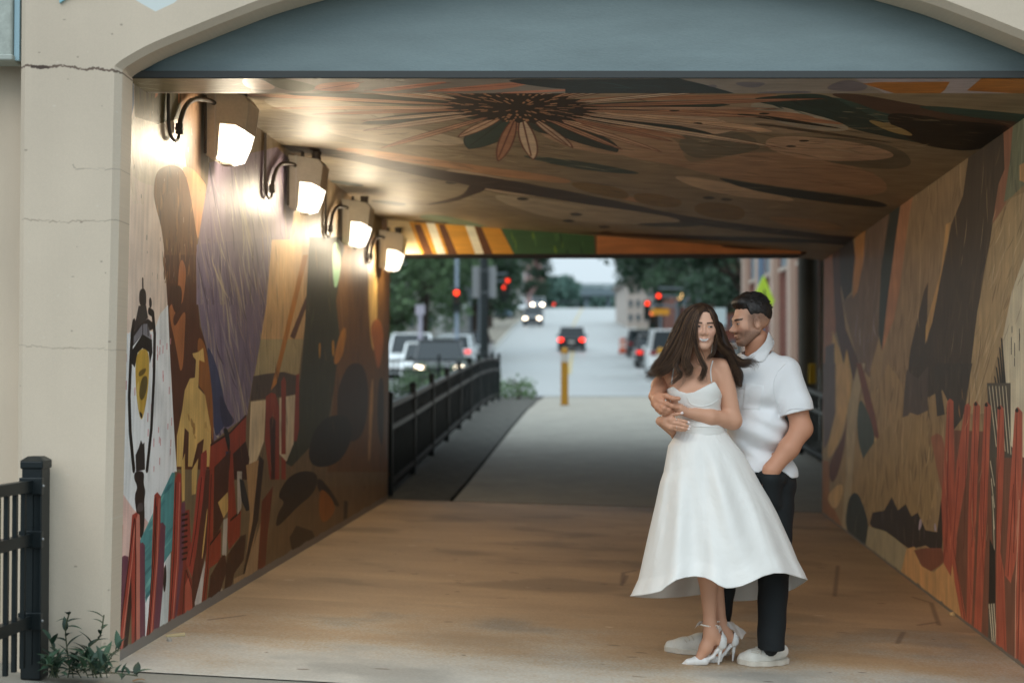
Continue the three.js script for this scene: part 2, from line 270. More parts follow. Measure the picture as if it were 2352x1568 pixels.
  f('C', R1, [408, 150, 430, 128, 456, 160, 452, 400, 394, 1270, 336, 1300, 380, 900, 398, 300], false); m.line('C', RD, 3, [418, 170, 398, 600, 350, 1280]); m.line('C', R2, 4, [444, 180, 428, 640, 380, 1270]); m.line('C', '#3a1d1c', 3, [424, 240, 408, 640, 362, 1280]);
  f('C', '#cdd6da', [532, 584, 520, 900, 508, 1176, 438, 1250, 468, 900, 490, 650], false); f('C', '#3a3436', [490, 640, 502, 760, 486, 906, 470, 830]);
  f('C', R1, [560, 40, 584, -20, 612, -10, 612, 200, 592, 700, 552, 1176, 506, 1200, 530, 800, 552, 300], false); m.line('C', RD, 3, [570, 60, 556, 600, 520, 1180]); m.line('C', R2, 4, [600, 60, 582, 640, 540, 1170]);
  f('C', PL, [612, 212, 640, 200, 646, 640, 600, 1000, 570, 1150, 552, 1176, 592, 700], false); f('C', '#d8b274', [612, -90, 640, -170, 636, 190, 616, 200], false); f('C', '#d8b274', [690, -40, 740, -130, 720, 140, 690, 150], false);
  f('C', '#a04c42', [640, 270, 672, 258, 686, 560, 656, 700, 694, 800, 706, 1084, 566, 1160, 622, 700], false); for (let k = 0; k < 9; k++) m.line('C', '#4a1f1d', 3, [616, 300 + k * 42, 656, 290 + k * 42]);
  m.line('C', RD, 3, [640, 720, 618, 1120]); m.line('C', RD, 3, [650, 720, 690, 860, 692, 1080]); f('C', '#c96f5e', [640, 830, 664, 770, 690, 860, 696, 1080, 640, 1100], false);
  f('C', BR, [786, -40, 854, -40, 806, 560, 782, 640, 722, 970, 700, 1080, 690, 760, 738, 400], false);
  f('C', R1, [736, 40, 760, -40, 796, -40, 772, 200, 722, 600, 692, 770, 642, 660, 690, 500], false); m.line('C', RD, 3, [764, 20, 720, 420, 676, 680]);
  f('C', '#cfc8c4', [790, 640, 800, 720, 770, 1030, 720, 1060, 712, 960, 760, 760], false); f('C', '#e0b674', [806, 240, 812, 260, 776, 620, 760, 640]);
  f('C', '#6b4334', [860, -60, 985, -190, 962, 140, 890, 210, 932, 330, 884, 440, 852, 480], false); f('C', '#d8b274', [962, 126, 968, 262, 930, 324, 888, 206], false);
  f('C', R3, [828, -40, 860, -40, 850, 480, 912, 396, 908, 640, 822, 706, 792, 1046, 756, 1040, 800, 600], false); m.line('C', '#4a1f18', 4, [830, 520, 905, 420]); m.line('C', RD, 3, [838, 0, 812, 700, 770, 1036]);
  f('C', '#c0b6ab', [930, 336, 962, 320, 952, 610, 918, 600], false); f('C', '#6b4334', [910, 620, 940, 600, 960, 700, 880, 960, 832, 1010, 800, 1030, 830, 760], false);
  f('C', R3, [972, -40, 1004, -40, 1030, 320, 1062, 262, 1056, 460, 970, 566, 958, 460], false); m.line('C', '#4a1f18', 4, [984, 340, 1050, 280]);
  f('C', '#61402f', [1060, 460, 1100, 446, 1082, 640, 1012, 740, 964, 970, 926, 970, 960, 600], false); f('C', '#b4aaa0', [920, 850, 930, 900, 850, 1010, 840, 980], false);
  f('C', '#b9b0a6', [1032, -30, 1070, -30, 1064, 250, 1036, 300], false); f('C', '#3f474e', [1050, 26, 1082, 40, 1134, 260, 1100, 270, 1066, 190], false);
  f('C', '#bd9c76', [1100, -75, 1210, -120, 1192, 340, 1122, 700, 1090, 742, 1130, 300], false); f('C', '#53403a', [1200, -150, 1236, -110, 1192, 340, 1090, 742, 1074, 764, 1150, 350], false);
  f('C', '#b79b7c', [1210, 360, 1218, 560, 1190, 780, 1000, 940, 1010, 780, 1090, 742, 1150, 560], false);
  f('C', '#8f7a5d', [1262, 460, 1500, 100, 2200, 60, 2200, 220, 1222, 790], false); f('C', '#8d4e30', [1218, 200, 1306, 80, 1262, 460, 1240, 770, 1180, 806, 1208, 400], false);
  f('C', '#4d3f2d', [1326, 160, 1450, -30, 1650, -30, 1624, 130, 1482, 240, 1316, 424, 1340, 280, 1400, 200]); f('C', '#4a3a29', [1636, 10, 1704, 60, 1814, 230, 1786, 240, 1640, 130]); f('C', '#b47a30', [1648, 126, 1690, 100, 1784, 230, 1742, 330, 1656, 370]);
  f('C', '#5e4a32', [1430, 470, 1480, 380, 1600, 420, 1640, 520, 1460, 640], false); f('C', '#463726', [1840, 190, 1870, 200, 1860, 430, 1836, 430], false); b('C', [1880, 0, 2180, 0, 2180, 190, 1880, 350], ['#775a33', '#4c3a26', '#8b6b42'], 30, 2, 130, 7, false);
  b('B', [1100, -300, 2290, -300, 2290, 1640, 1000, 1640], ['#2f281f', '#55452f', '#a8834e', '#c9a06a', '#3c352a', '#6a5a44'], 150, 5, 190, 3, false);
  m.grain(0.16, true, 0.18, 1.16);
  { // bare concrete kerb of the wall with a ragged paint edge, and chips
    const g = m.g; g.fillStyle = '#85807a';
    for (let x = 0; x < 2048; x += 3) { const s = x / 2048, yb = lerp(LB0.y, LB1.y, s), top = yb + 0.05 + 0.02 * fbm(s * 26, 3) + 0.03 * Math.max(0, fbm(s * 90, 8)), y = (1 - (top - YMIN) / (YMAX - YMIN)) * 1024; g.fillRect(x, y, 3, 90); }
    for (let k = 0; k < 260; k++) { const x = rr(0, 700), y = rr(20, 420); g.fillStyle = rnd() < 0.6 ? '#4b4233' : '#e8e0d2'; g.globalAlpha = rr(0.3, 0.8); g.fillRect(x, y, rr(1, 2.5), rr(2, 9)); } g.globalAlpha = 1;
  }
  murals.left = m.c;
}
{ // ---- right wall
  const m = painter(2048, 1024, toRight, '#a58a68'), f = m.fill, b = m.brush;
  const bands = (fr, a, base, cols, n, dx, dy, w, soft = false) => { f(fr, base, a, soft); b(fr, a, cols, n, dx, dy, w, soft); };
  bands('Q', [590, 470, 900, 240, 860, 480, 800, 650, 750, 900, 662, 1280, 600, 1300, 540, 1640, 400, 1640, 440, 1300, 490, 1150, 522, 1000, 560, 700], '#9f8568', ['#86704f', '#b59a7a', '#75604a', '#8f7760', '#c2a684'], 130, -14, 240, 8);
  bands('Q', [885, 280, 1080, 130, 1075, 360, 1034, 480, 1004, 700, 964, 900, 934, 1100, 884, 1500, 870, 1640, 530, 1640, 580, 1300, 650, 1000, 672, 950, 664, 1270, 744, 900, 794, 650, 854, 500], '#54463a', ['#463a30', '#65543f', '#3e342c', '#5b4b3c', '#6e5c47'], 110, -16, 260, 8);
  f('Q', '#cf9f68', [764, 650, 792, 636, 694, 1160, 656, 1278, 660, 1180, 742, 880], false);
  f('Q', '#a9705a', [1066, 160, 1130, 100, 1078, 540, 1008, 650, 1040, 440, 1072, 360], false);
  bands('Q', [1118, 110, 1300, 0, 1300, 420, 1165, 450, 1110, 505, 1068, 535, 1100, 320], '#7f8872', ['#6b7566', '#9aa088', '#5b655c'], 30, -8, 160, 8); f('Q', '#dba06c', [1150, 340, 1300, 260, 1300, 480, 1150, 420], false);
  bands('Q', [1008, 650, 1110, 510, 1300, 430, 1300, 700, 1171, 830, 1110, 1000, 1062, 1240, 1000, 1450, 990, 1640, 862, 1640, 900, 1350, 930, 1100, 976, 880, 1002, 700], '#b99d78', ['#a78a66', '#c7ad8b', '#8f7659', '#d0b898'], 120, -50, 190, 6);
  f('Q', '#dccfb4', [1300, 700, 1171, 830, 1110, 1000, 1062, 1240, 1080, 1640, 1300, 1640], false);
  for (let k = 0; k < 8; k++) { f('Q', '#2f2c2a', [1052 - k * 9, 1240 + k * 50, 1060 - k * 9, 1250 + k * 50, 1092 - k * 7, 1640, 1078 - k * 7, 1640], false); }
  for (let k = 0; k < 9; k++) { const p = m.P('Q', rr(1090, 1170), rr(1150, 1560)); m.g.fillStyle = '#3a3430'; m.g.fillRect(p[0], p[1], 3, rr(10, 22)); }
  f('Q', '#bb8060', [522, 545, 600, 470, 574, 600, 522, 1000, 492, 1150, 428, 1320, 452, 1060, 500, 720], false);
  f('Q', '#3d453c', [464, 600, 530, 530, 502, 720, 457, 1060, 430, 1310, 408, 1200, 420, 900], false);
  bands('Q', [335, 690, 472, 580, 424, 900, 412, 1250, 372, 1400, 352, 1640, 300, 1350, 240, 1130, 226, 1050, 300, 1000, 330, 850], '#7d6556', ['#6c574a', '#8f7868', '#5d4a3e', '#9d8a8c'], 50, -6, 200, 7);
  b('Q', [360, 1300, 900, 1300, 900, 1760, 330, 1760], ['#9f8568', '#8d7350', '#54463a', '#6f5a42', '#bfa27a', '#463a30'], 120, -12, 230, 8, false);
  b('Q', [240, 1050, 410, 1020, 400, 1420, 330, 1420], ['#9a8aa0', '#877992', '#b0a2ae'], 22, -8, 160, 9);
  f('Q', '#c48448', [290, 720, 345, 670, 332, 850, 302, 1000, 276, 1040], false); f('Q', '#4a3b30', [200, 770, 276, 700, 290, 820, 272, 1000, 232, 1050, 212, 950], false);
  f('Q', '#aa6e50', [100, 800, 180, 780, 192, 1200, 164, 1280, 136, 1310, 122, 1640, 90, 1640], false); f('Q', '#d2a564', [170, 1200, 232, 1370, 246, 1300, 274, 1420, 264, 1640, 172, 1640], false);
  f('Q', '#6b585a', [134, 1290, 182, 1270, 184, 1640, 126, 1640], false); f('Q', '#64402e', [170, 800, 206, 766, 216, 1000, 242, 1200, 302, 1350, 356, 1640, 322, 1640, 270, 1420, 246, 1300, 230, 1380, 188, 1200], false);
  // lower half
  bands('R', [290, 60, 330, -20, 400, 70, 450, -60, 520, 40, 640, 120, 760, 60, 700, 640, 640, 800, 340, 760, 260, 640], '#a98c66', ['#8d7350', '#bfa27a', '#6f5a42', '#cdb084', '#5c4a3a'], 150, -6, 190, 8);
  bands('R', [545, -30, 600, 20, 655, -50, 652, 180, 602, 204, 562, 190, 520, 270, 528, 150], '#655650', ['#54474a', '#756563'], 20, -4, 120, 7); bands('R', [690, -60, 880, -60, 830, 220, 784, 280, 750, 120, 720, 60, 740, 200, 700, 210, 690, 80], '#4d443c', ['#b08050', '#3d3833', '#6c5a48'], 26, -4, 100, 7);
  f('R', '#d6a66c', [170, -60, 266, -60, 246, 150, 222, 300, 150, 436, 138, 400, 160, 250, 186, 200]); f('R', '#6e585a', [118, -60, 182, -60, 182, 190, 150, 330, 122, 380], false);
  f('R', '#76442e', [252, 100, 242, 230, 222, 420, 170, 566, 144, 500, 160, 420, 232, 300]); f('R', '#b04a30', [270, 246, 292, 290, 272, 372, 256, 384]);
  f('R', '#b4a183', [242, 180, 296, -60, 334, -60, 300, 120, 262, 600, 242, 790, 212, 800, 236, 500], false); f('R', '#86492f', [288, -60, 316, -60, 384, 200, 408, 334, 390, 344, 340, 180], false);
  f('R', '#4c5750', [300, 104, 342, 170, 384, 300, 386, 456, 360, 530, 320, 420, 290, 300]); f('R', '#d8b07a', [382, 310, 406, 344, 382, 484, 368, 484], false);
  f('R', '#a87048', [100, 430, 150, 440, 152, 600, 182, 694, 226, 790, 196, 780, 96, 700], false); f('R', '#deac76', [148, 602, 212, 540, 224, 600, 182, 696, 142, 640]);
  f('R', '#3e4744', [242, 630, 292, 584, 334, 690, 354, 770, 348, 880, 330, 890, 230, 800]); b('R', [245, 620, 350, 620, 345, 860, 235, 790], ['#56605a', '#2f3836'], 10, 0, 120, 8);
  const fur = [300, 450, 450, 250, 560, 196, 642, 216, 692, 330, 704, 500, 684, 640, 662, 730, 602, 790, 560, 750, 500, 800, 420, 770, 340, 730, 306, 560];
  f('R', '#a68a62', fur); b('R', fur, ['#8c7250', '#bfa27a', '#715b42', '#c9ad80', '#58483a'], 130, -6, 150, 8);
  const drip = [372, 700, 430, 690, 470, 620, 500, 690, 540, 656, 570, 720, 602, 700, 642, 790, 700, 800, 722, 630, 738, 700, 724, 892, 690, 896, 642, 866, 562, 886, 520, 856, 490, 836, 440, 796, 400, 806, 356, 756];
  f('R', '#43372e', drip, false); b('R', drip, ['#5b4b3c', '#6d5e6e', '#352b24', '#7a6a56'], 26, -4, 110, 8, false); f('R', '#a79bb8', [606, 760, 616, 720, 626, 760, 606, 800]); f('R', '#a79bb8', [684, 760, 692, 750, 698, 790, 688, 800]);
  f('R', '#a96a52', [668, 316, 700, 296, 726, 310, 744, 400, 738, 650, 700, 480], false);
  f('R', '#aca084', [350, 770, 430, 792, 490, 832, 544, 884, 522, 1030, 330, 900], false); f('R', '#e2a068', [544, 884, 586, 872, 612, 962, 642, 958, 682, 1004, 742, 950, 772, 1024, 776, 930, 802, 1100, 866, 1320, 510, 1030], false);
  f('R', '#94573f', [582, 892, 640, 880, 722, 880, 744, 942, 712, 972, 670, 1000, 622, 972], false);
  const R1 = '#c9604a', R2 = '#d9836c', RD = '#7a2f24', BR = '#8d5344';
  f('R', '#8a5a48', [780, 280, 1250, 300, 1250, 1600, 860, 1330, 790, 940], false);
  f('R', '#5f5a52', [955, 40, 1075, 40, 1090, 420, 1000, 420, 1000, 900, 985, 900], false); for (let k = 0; k < 6; k++) m.line('R', '#d8cbb0', 4, [966 + k * 17, 60, 1002 + k * 15, 360 + k * 8]);
  for (let k = 0; k < 4; k++) { m.line('R', '#d8cbb0', 4, [972 + k * 5, 440 + k * 90, 992, 560 + k * 110]); m.line('R', '#d8cbb0', 5, [964 + k * 10, 1180 + k * 10, 984 + k * 8, 1400]); }
  f('R', '#37332f', [968, 830, 997, 900, 997, 1160, 963, 1166], false); f('R', '#6a655d', [963, 1166, 997, 1160, 1000, 1400, 960, 1360], false); for (let k = 0; k < 3; k++) m.line('R', '#d8cbb0', 5, [966 + k * 12, 1170, 984 + k * 9, 1380]);
  f('R', '#dccfb4', [1075, 30, 1250, 30, 1250, 360, 1140, 420, 1075, 360], false);
  const bars = [[[752, 134, 766, 118, 784, 132, 790, 600, 784, 920, 770, 1024, 734, 960, 722, 640, 738, 400]], [[842, 156, 858, 142, 872, 160, 852, 500, 804, 800, 794, 940, 862, 1310, 822, 1230, 790, 1060, 766, 850, 800, 450]], [[886, 146, 900, 132, 920, 160, 904, 600, 874, 1330, 850, 1290, 858, 700]], [[942, 148, 956, 136, 976, 160, 954, 700, 924, 1350, 886, 1330, 914, 700]], [[1008, 164, 1022, 150, 1040, 170, 1044, 400, 1022, 900, 1042, 1000, 1056, 1440, 1000, 1410, 1004, 700]], [[1098, 176, 1112, 162, 1136, 190, 1136, 400, 1112, 900, 1076, 1060, 1046, 1020, 1076, 500]], [[1120, 700, 1160, 360, 1250, 360, 1250, 1600, 1094, 1500, 1104, 1100]]];
  for (const [a] of bars) { f('R', R1, a, false); b('R', a, [R2, '#b5503c', '#d4745c', '#a8452f'], 16, -6, 420, 6, false); const mid = []; for (let t = 0; t < 4; t++) mid.push((a[2] - 4) - t * 6, a[3] + 20 + t * 240); m.line('R', RD, 3, mid); }
  for (const [x, y] of [[896, 134], [950, 138], [1016, 152], [1106, 166]]) { f('R', '#2a2523', [x - 10, y + 18, x, y - 4, x + 12, y + 16, x + 4, y + 24]); }
  m.line('R', RD, 3, [1090, 560, 1062, 1020]); m.line('R', RD, 3, [1128, 640, 1112, 1460]); m.line('R', '#e39a84', 4, [1120, 640, 1100, 1100, 1098, 1480]); m.line('R', RD, 3, [760, 220, 750, 900]); m.line('R', RD, 3, [812, 470, 782, 860, 840, 1240]);
  b('Q', [90, 300, 1000, 300, 1000, 2300, 90, 2300], ['#3a3027', '#6d5a45', '#c9ad86', '#dcc39c', '#4a3d32', '#8f7860'], 170, -8, 170, 3, false);
  b('Q', [1000, 500, 1250, 500, 1250, 1200, 930, 1300], ['#7d6a52', '#d9c6a6', '#a58c6a'], 60, -40, 120, 3, false);
  m.grain(0.16, true, 0.26, 0.95);
  { const g = m.g; g.fillStyle = '#7d756c'; for (let x = 0; x < 2048; x += 3) { const s = x / 2048, yb = lerp(RB0.y, RB1.y, s), top = yb + 0.02 + 0.03 * Math.max(0, fbm(s * 60, 18)), y = (1 - (top - YMIN) / (YMAX - YMIN)) * 1024; g.fillRect(x, y, 3, 120); } }
  murals.right = m.c;
}
{ // ---- ceiling
  const m = painter(1280, 2048, toCeil, '#8f7c63'), f = m.fill, b = m.brush;
  b('E', [300, 400, 2352, 470, 2352, 900, 900, 900], ['#7c6c57', '#a08c70', '#6d5f4d', '#958166', '#857462'], 240, 260, 22, 12, false);
  b('G', [0, 0, 2352, 0, 2352, 460, 500, 420], ['#7c6c57', '#998468', '#685a49', '#8d7960', '#75664f'], 260, 190, 16, 9, false);
  f('E', '#7d8068', [1090, 480, 1500, 520, 1620, 580, 1400, 560, 1200, 510]);
  f('G', '#b08468', [1190, -20, 1590, 5, 1602, 80, 1642, 102, 1942, 36, 2400, 140, 2400, 244, 1900, 182, 1690, 142, 1560, 104, 1400, 84, 1320, 50]); b('G', [1200, 0, 2352, 100, 2352, 240, 1690, 140, 1400, 80], ['#9d735a', '#bd9176', '#8c6a55'], 40, 190, 16, 8, false);
  f('G', '#736a58', [1578, 6, 1800, 4, 1936, 38, 1800, 70, 1622, 88]);
  f('F', '#a68a74', [0, 480, 900, 500, 1450, 680, 1100, 700, 560, 680, 0, 700], false); f('F', '#b58b70', [-300, 640, 540, 690, 552, 830, 0, 800]); f('F', '#756e5e', [544, 676, 860, 678, 1010, 764, 552, 830]); f('F', '#6f6552', [1000, 700, 1700, 740, 1800, 900, 1300, 860]);
  for (const [fr, col, a] of [['F', '#c9a08a', [200, 560, 700, 600, 900, 680, 600, 720, 200, 660]], ['F', '#a39a90', [900, 520, 1250, 580, 1500, 690, 1200, 680, 950, 600]], ['F', '#c2957c', [1000, 700, 1500, 740, 1750, 830, 1300, 850, 1000, 790]], ['E', '#a3968a', [700, 500, 1200, 530, 1500, 620, 1000, 620, 760, 560]], ['E', '#b9a48e', [900, 640, 1500, 660, 1900, 760, 1300, 760]], ['F', '#2a5652', [1200, 500, 1500, 520, 1800, 640, 1500, 640]], ['G', '#b89a86', [600, 100, 1000, 180, 1100, 240, 800, 210]], ['G', '#2f4f4a', [900, 60, 1200, 90, 1500, 150, 1200, 130]], ['G', '#c4a48c', [1500, 130, 1900, 200, 2100, 260, 1700, 220]]]) { f(fr, col, a); b(fr, a, ['#8a7a66', '#d2bba2', '#6f604e', '#b49a82'], 16, 140, 12, 4); }
  const flower = () => { // radiating petals round a dark disc, drawn in the plane of the ceiling
    const c = m.P('E', 2060, 562), g = m.g; g.save(); g.translate(c[0], c[1]);
    const petal = (a, L, w, col, edge) => { g.save(); g.rotate(a); g.beginPath(); g.moveTo(60, 0); g.bezierCurveTo(60 + L * 0.3, -w, 60 + L * 0.7, -w * 1.1, 60 + L, -w * 0.1); g.bezierCurveTo(60 + L * 0.8, w * 0.9, 60 + L * 0.35, w, 60, 0); g.fillStyle = col; g.fill(); g.lineWidth = 2.5; g.strokeStyle = edge; g.stroke(); g.beginPath(); g.moveTo(70, 0); g.lineTo(60 + L * 0.9, -w * 0.2); g.stroke(); g.restore(); };
    for (let k = 0; k < 9; k++) petal(k * 0.7 + 0.3, rr(230, 330), rr(34, 50), ['#24504c', '#31453e', '#1d3f40'][k % 3], '#16302e');
    for (let k = 0; k < 30; k++) petal(k / 30 * 6.283 + rr(-.06, .06), rr(200, 430), rr(11, 20), ['#c98a6c', '#d6a085', '#b8765a', '#d9b8a2', '#bd9c88'][k % 5], '#7c3a26');
    g.fillStyle = '#33221a'; g.beginPath(); for (let k = 0; k < 60; k++) { const a = k / 60 * 6.283, r = k % 2 ? 118 : 96; g.lineTo(Math.cos(a) * r, Math.sin(a) * r); } g.closePath(); g.fill();
    g.strokeStyle = '#c58058'; g.lineWidth = 3.4; for (let k = 0; k < 120; k++) { const a = rr(0, 6.283), r = rr(22, 104); g.beginPath(); g.moveTo(Math.cos(a) * r, Math.sin(a) * r); g.lineTo(Math.cos(a) * (r + 10), Math.sin(a) * (r + 10)); g.stroke(); }
    g.restore();
  };
  // orange petals round a dark disc
  const pet = ['#d08a68', '#dc9c7a', '#c27a58', '#e0a888'];
  for (const [fr, a] of [['E', [1150, 476, 1500, 488, 1745, 522, 1700, 538, 1300, 500]], ['E', [1250, 492, 1600, 520, 1790, 545, 1560, 530]], ['E', [1590, 572, 1700, 566, 1840, 570, 1720, 586]], ['E', [1990, 490, 2060, 488, 2090, 520, 2060, 530]], ['E', [2200, 478, 2290, 484, 2190, 518, 2140, 516]], ['E', [1906, 624, 1960, 592, 2080, 612, 2124, 674, 2060, 690, 1980, 664]], ['E', [2160, 610, 2400, 640, 2500, 700, 2300, 670]],
    ['F', [0, 520, 300, 500, 1050, 492, 1074, 502, 850, 520, 300, 524, 0, 532]], ['F', [40, 545, 400, 555, 860, 572, 1190, 590, 1300, 630, 760, 604, 300, 574]], ['F', [80, 580, 500, 610, 900, 650, 1100, 700, 700, 670, 300, 620]], ['F', [60, 606, 400, 660, 620, 730, 500, 724, 200, 660]], ['F', [0, 630, 150, 680, 220, 716, 100, 700]], ['F', [760, 590, 1180, 604, 1390, 640, 1420, 656, 1000, 620]]]) { f(fr, pet[Math.floor(rnd() * 4)], a); m.line(fr, '#8a4a34', 2, [a[0], a[1], (a[0] + a[4]) / 2, (a[1] + a[5]) / 2 + 4, a[4], a[5]]); }
  f('E', '#31453e', [2086, 612, 2280, 640, 2352, 690, 2440, 730, 2300, 720, 2120, 684]); f('E', '#31453e', [1640, 590, 1900, 600, 1930, 640, 1800, 620]);
  f('F', '#1f4744', [880, 520, 1100, 496, 1310, 486, 1450, 560, 1640, 650, 1880, 760, 1700, 730, 1440, 674, 1400, 640, 1150, 572]); b('F', [880, 520, 1310, 486, 1640, 650, 1700, 720], ['#2c5f5c', '#173836', '#3b6e68'], 20, 200, 80, 8, false);
  f('F', '#5e4034', [1300, 486, 1500, 490, 1760, 545, 2500, 650, 2400, 690, 1950, 640, 1620, 596, 1500, 545]); f('F', '#1a1a17', [1610, 590, 1780, 596, 1960, 630, 2120, 640, 2330, 664, 2130, 800, 1850, 770, 1700, 704]); f('F', '#265552', [1740, 540, 2500, 610, 2500, 640, 2300, 640, 1900, 590]); f('F', '#a98a50', [1500, 615, 1700, 660, 1800, 720, 1640, 690]);
  f('F', '#24231d', [770, 592, 1000, 600, 1450, 680, 1300, 664]); f('F', '#5c4a36', [850, 640, 1100, 656, 1760, 760, 1500, 730]);
  for (const [x, y] of [[760, 533], [520, 578], [640, 646], [1200, 738], [1130, 766], [990, 595]]) f('F', '#332f2a', [x - 34, y, x, y - 7, x + 40, y, x, y + 6]);
  // boughs
  f('G', '#c08058', [230, 34, 450, 56, 720, 100, 1160, 158, 1160, 186, 820, 144, 640, 112, 250, 64]); f('G', '#c08058', [1150, 186, 1500, 250, 1500, 270, 1250, 220]);
  for (const a of [[1150, 166, 1380, 198, 1392, 252, 1180, 204], [1402, 208, 1604, 238, 1582, 280, 1412, 258], [1652, 246, 1852, 268, 1832, 334, 1640, 302]]) { f('G', '#8d6a2a', a); b('G', a, ['#6f5424', '#a37f3a', '#4c3a1c'], 10, 60, 8, 8); }
  f('G', '#493022', [-100, 20, 160, 38, 300, 58, 700, 138, 830, 150, 1300, 238, 1600, 308, 1900, 348, 2300, 396, 2300, 414, 1900, 374, 1600, 336, 1200, 256, 800, 196, 560, 150, 200, 66, -100, 40]);
  f('G', '#493022', [768, 176, 824, 180, 826, 208, 770, 226, 700, 254, 560, 268, 690, 240, 742, 222]); m.line('G', '#4b3424', 5, [820, 205, 940, 232, 1120, 262]);
  f('G', '#a89682', [836, 216, 1100, 246, 1500, 300, 1630, 332, 1380, 344, 1100, 322, 900, 262]); f('G', '#8c7a66', [760, 216, 900, 262, 1100, 322, 980, 310, 800, 250]); b('G', [836, 216, 1500, 300, 1380, 344, 900, 262], ['#95836f', '#b7a692'], 14, 150, 20, 7, false);
  for (const [x, y] of [[690, 176], [970, 240], [1180, 300], [1150, 326], [1290, 350], [1700, 236], [1770, 242], [1300, 372]]) f('G', '#3a3128', [x - 30, y, x, y - 8, x + 34, y + 2, x, y + 8]);
  f('G', '#2b342e', [1690, 146, 1900, 186, 2400, 248, 2400, 284, 1900, 220]); f('G', '#4a4438', [1380, 336, 1640, 330, 1700, 346, 1500, 352]); f('G', '#3c2f24', [1100, 368, 1500, 378, 2250, 400, 2260, 420, 1500, 396]);
  f('G', '#5b7d66', [540, 306, 650, 298, 880, 360, 800, 372, 640, 340]); f('G', '#a57e58', [1900, 300, 2200, 330, 2240, 372, 2000, 350]);
  for (let k = 0; k < 3; k++) f('G', '#3c463a', [190 + k * 165, 170 + k * 78, 250 + k * 165, 166 + k * 78, 360 + k * 165, 186 + k * 72, 330 + k * 165, 196 + k * 74]);
  for (const [fr, a, n] of [['E', [300, 470, 2352, 480, 2352, 900, 900, 900], 420], ['F', [0, 500, 2352, 640, 2352, 786, 0, 786], 260], ['G', [0, 0, 2352, 20, 2352, 440, 500, 420], 420]]) b(fr, a, ['#4f4334', '#6a5a46', '#b7a282', '#a58a68', '#5d5140', '#8f6a4e', '#c2a98c'], n, 150, 10, 4, false);
  flower();
  m.grain(0.18, false, 0.42, 0.92);
  murals.ceil = m.c;
}
{ // ---- soffit of the front girder and the face of the far beam
  const Y = px(1176, 181, 6.12).y, toS = (u, v) => { const k = (EYE - Y); const d = seek((d) => px(u, v, d).y - Y, 4, 9); const p = px(u, v, d); return [(p.x - CX0) / (CX1 - CX0), (d - 6.08) / 0.36]; };
  const m = painter(2048, 160, toS, '#a8a19a'), f = m.fill, b = m.brush;
  f('E', '#8a8268', [-200, 360, 640, 380, 660, 480, -200, 480], false); b('E', [-100, 360, 640, 380, 660, 480, -100, 480], ['#6e6850', '#a59d82', '#58533f', '#b9b09a'], 60, 150, 4, 5, false);
  f('E', '#e0c8ba', [596, 408, 700, 405, 816, 468, 640, 470]); f('E', '#7a806c', [690, 400, 780, 398, 1026, 450, 960, 480, 824, 474]);
  for (const a of [[980, 474, 1000, 440, 1100, 426, 1246, 428, 1190, 480], [1250, 474, 1420, 450, 1650, 424, 1700, 432, 1400, 480], [1480, 482, 1800, 450, 2060, 424, 2140, 434, 1950, 474], [1940, 482, 2352, 462, 2352, 476, 2000, 490]]) { f('E', '#dba48e', a); m.line('E', '#a04c3c', 3, [a[0], a[1], (a[0] + a[6]) / 2, (a[1] + a[7]) / 2, a[6], a[7]]); }
  f('E', '#1f4a50', [1905, 412, 2400, 412, 2400, 462, 2250, 466]); f('F', '#1f4e54', [-50, 415, 550, 412, 700, 448, 850, 492, -50, 496], false); b('F', [0, 420, 550, 415, 840, 492, 0, 492], ['#2f6a70', '#153a40', '#5a8a8c'], 20, 160, 18, 5, false);
  f('F', '#8b8790', [680, 448, 740, 440, 750, 460]); for (const a of [[820, 428, 1020, 428, 960, 460, 880, 456], [950, 480, 1230, 474, 1250, 490, 960, 492], [1360, 430, 1450, 415, 1550, 450, 1500, 480, 1300, 472]]) f('F', '#8d8a90', a);
  f('F', '#b8b2b6', [1450, 405, 2700, 380, 2700, 620, 2352, 620, 1740, 545, 1560, 455], false); const wing = '#b98a54';
  for (const a of [[1510, 438, 1580, 430, 1966, 428, 1940, 470, 1850, 540, 1800, 548, 1680, 490], [2056, 474, 2140, 402, 2600, 390, 2600, 500, 2352, 492], [1920, 556, 1980, 510, 2600, 510, 2600, 610]]) { f('F', wing, a, false); b('F', a, ['#9a6c3c', '#cda06a', '#7d5630'], 22, 120, 6, 4, false); }
  m.grain(0.15, false); murals.soffit = m.c;
  const yb = px(1400, 583, 13.25).y, yt = yb + 0.42, toB = (u, v) => { const p = px(u, v, 13.24); return [(p.x - CX0) / (CX1 - CX0), (p.y - yb) / (yt - yb)]; };
  const q = painter(1024, 128, toB, '#8a735a');
  q.fill('G', '#dcc9a6', [440, 300, 545, 330, 600, 470, 440, 470], false); q.fill('G', '#d2a250', [525, 330, 880, 350, 944, 470, 580, 470], false);
  for (const x of [545, 640, 780]) q.fill('G', '#7d5828', [x, 340, x + 24, 340, x + 80, 470, x + 44, 470], false); for (const x of [590, 740]) q.fill('G', '#efe4cc', [x, 330, x + 34, 330, x + 84, 470, x + 50, 470], false);
  q.fill('G', '#5f7f5e', [880, 340, 1250, 360, 1256, 470, 944, 470], false); q.brush('G', [880, 340, 1250, 360, 1256, 470, 944, 470], ['#89a058', '#3e5e4a', '#77966c'], 16, 10, 50, 6, false); q.fill('G', '#cb9770', [1262, 360, 2300, 400, 2300, 470, 1262, 470], false); q.fill('G', '#3a2c22', [1700, 424, 1900, 420, 2060, 434, 1900, 440]);
  q.grain(0.12, false); murals.beam = q.c; murals.soffitY = Y; murals.beamY = [yb, yt];
}
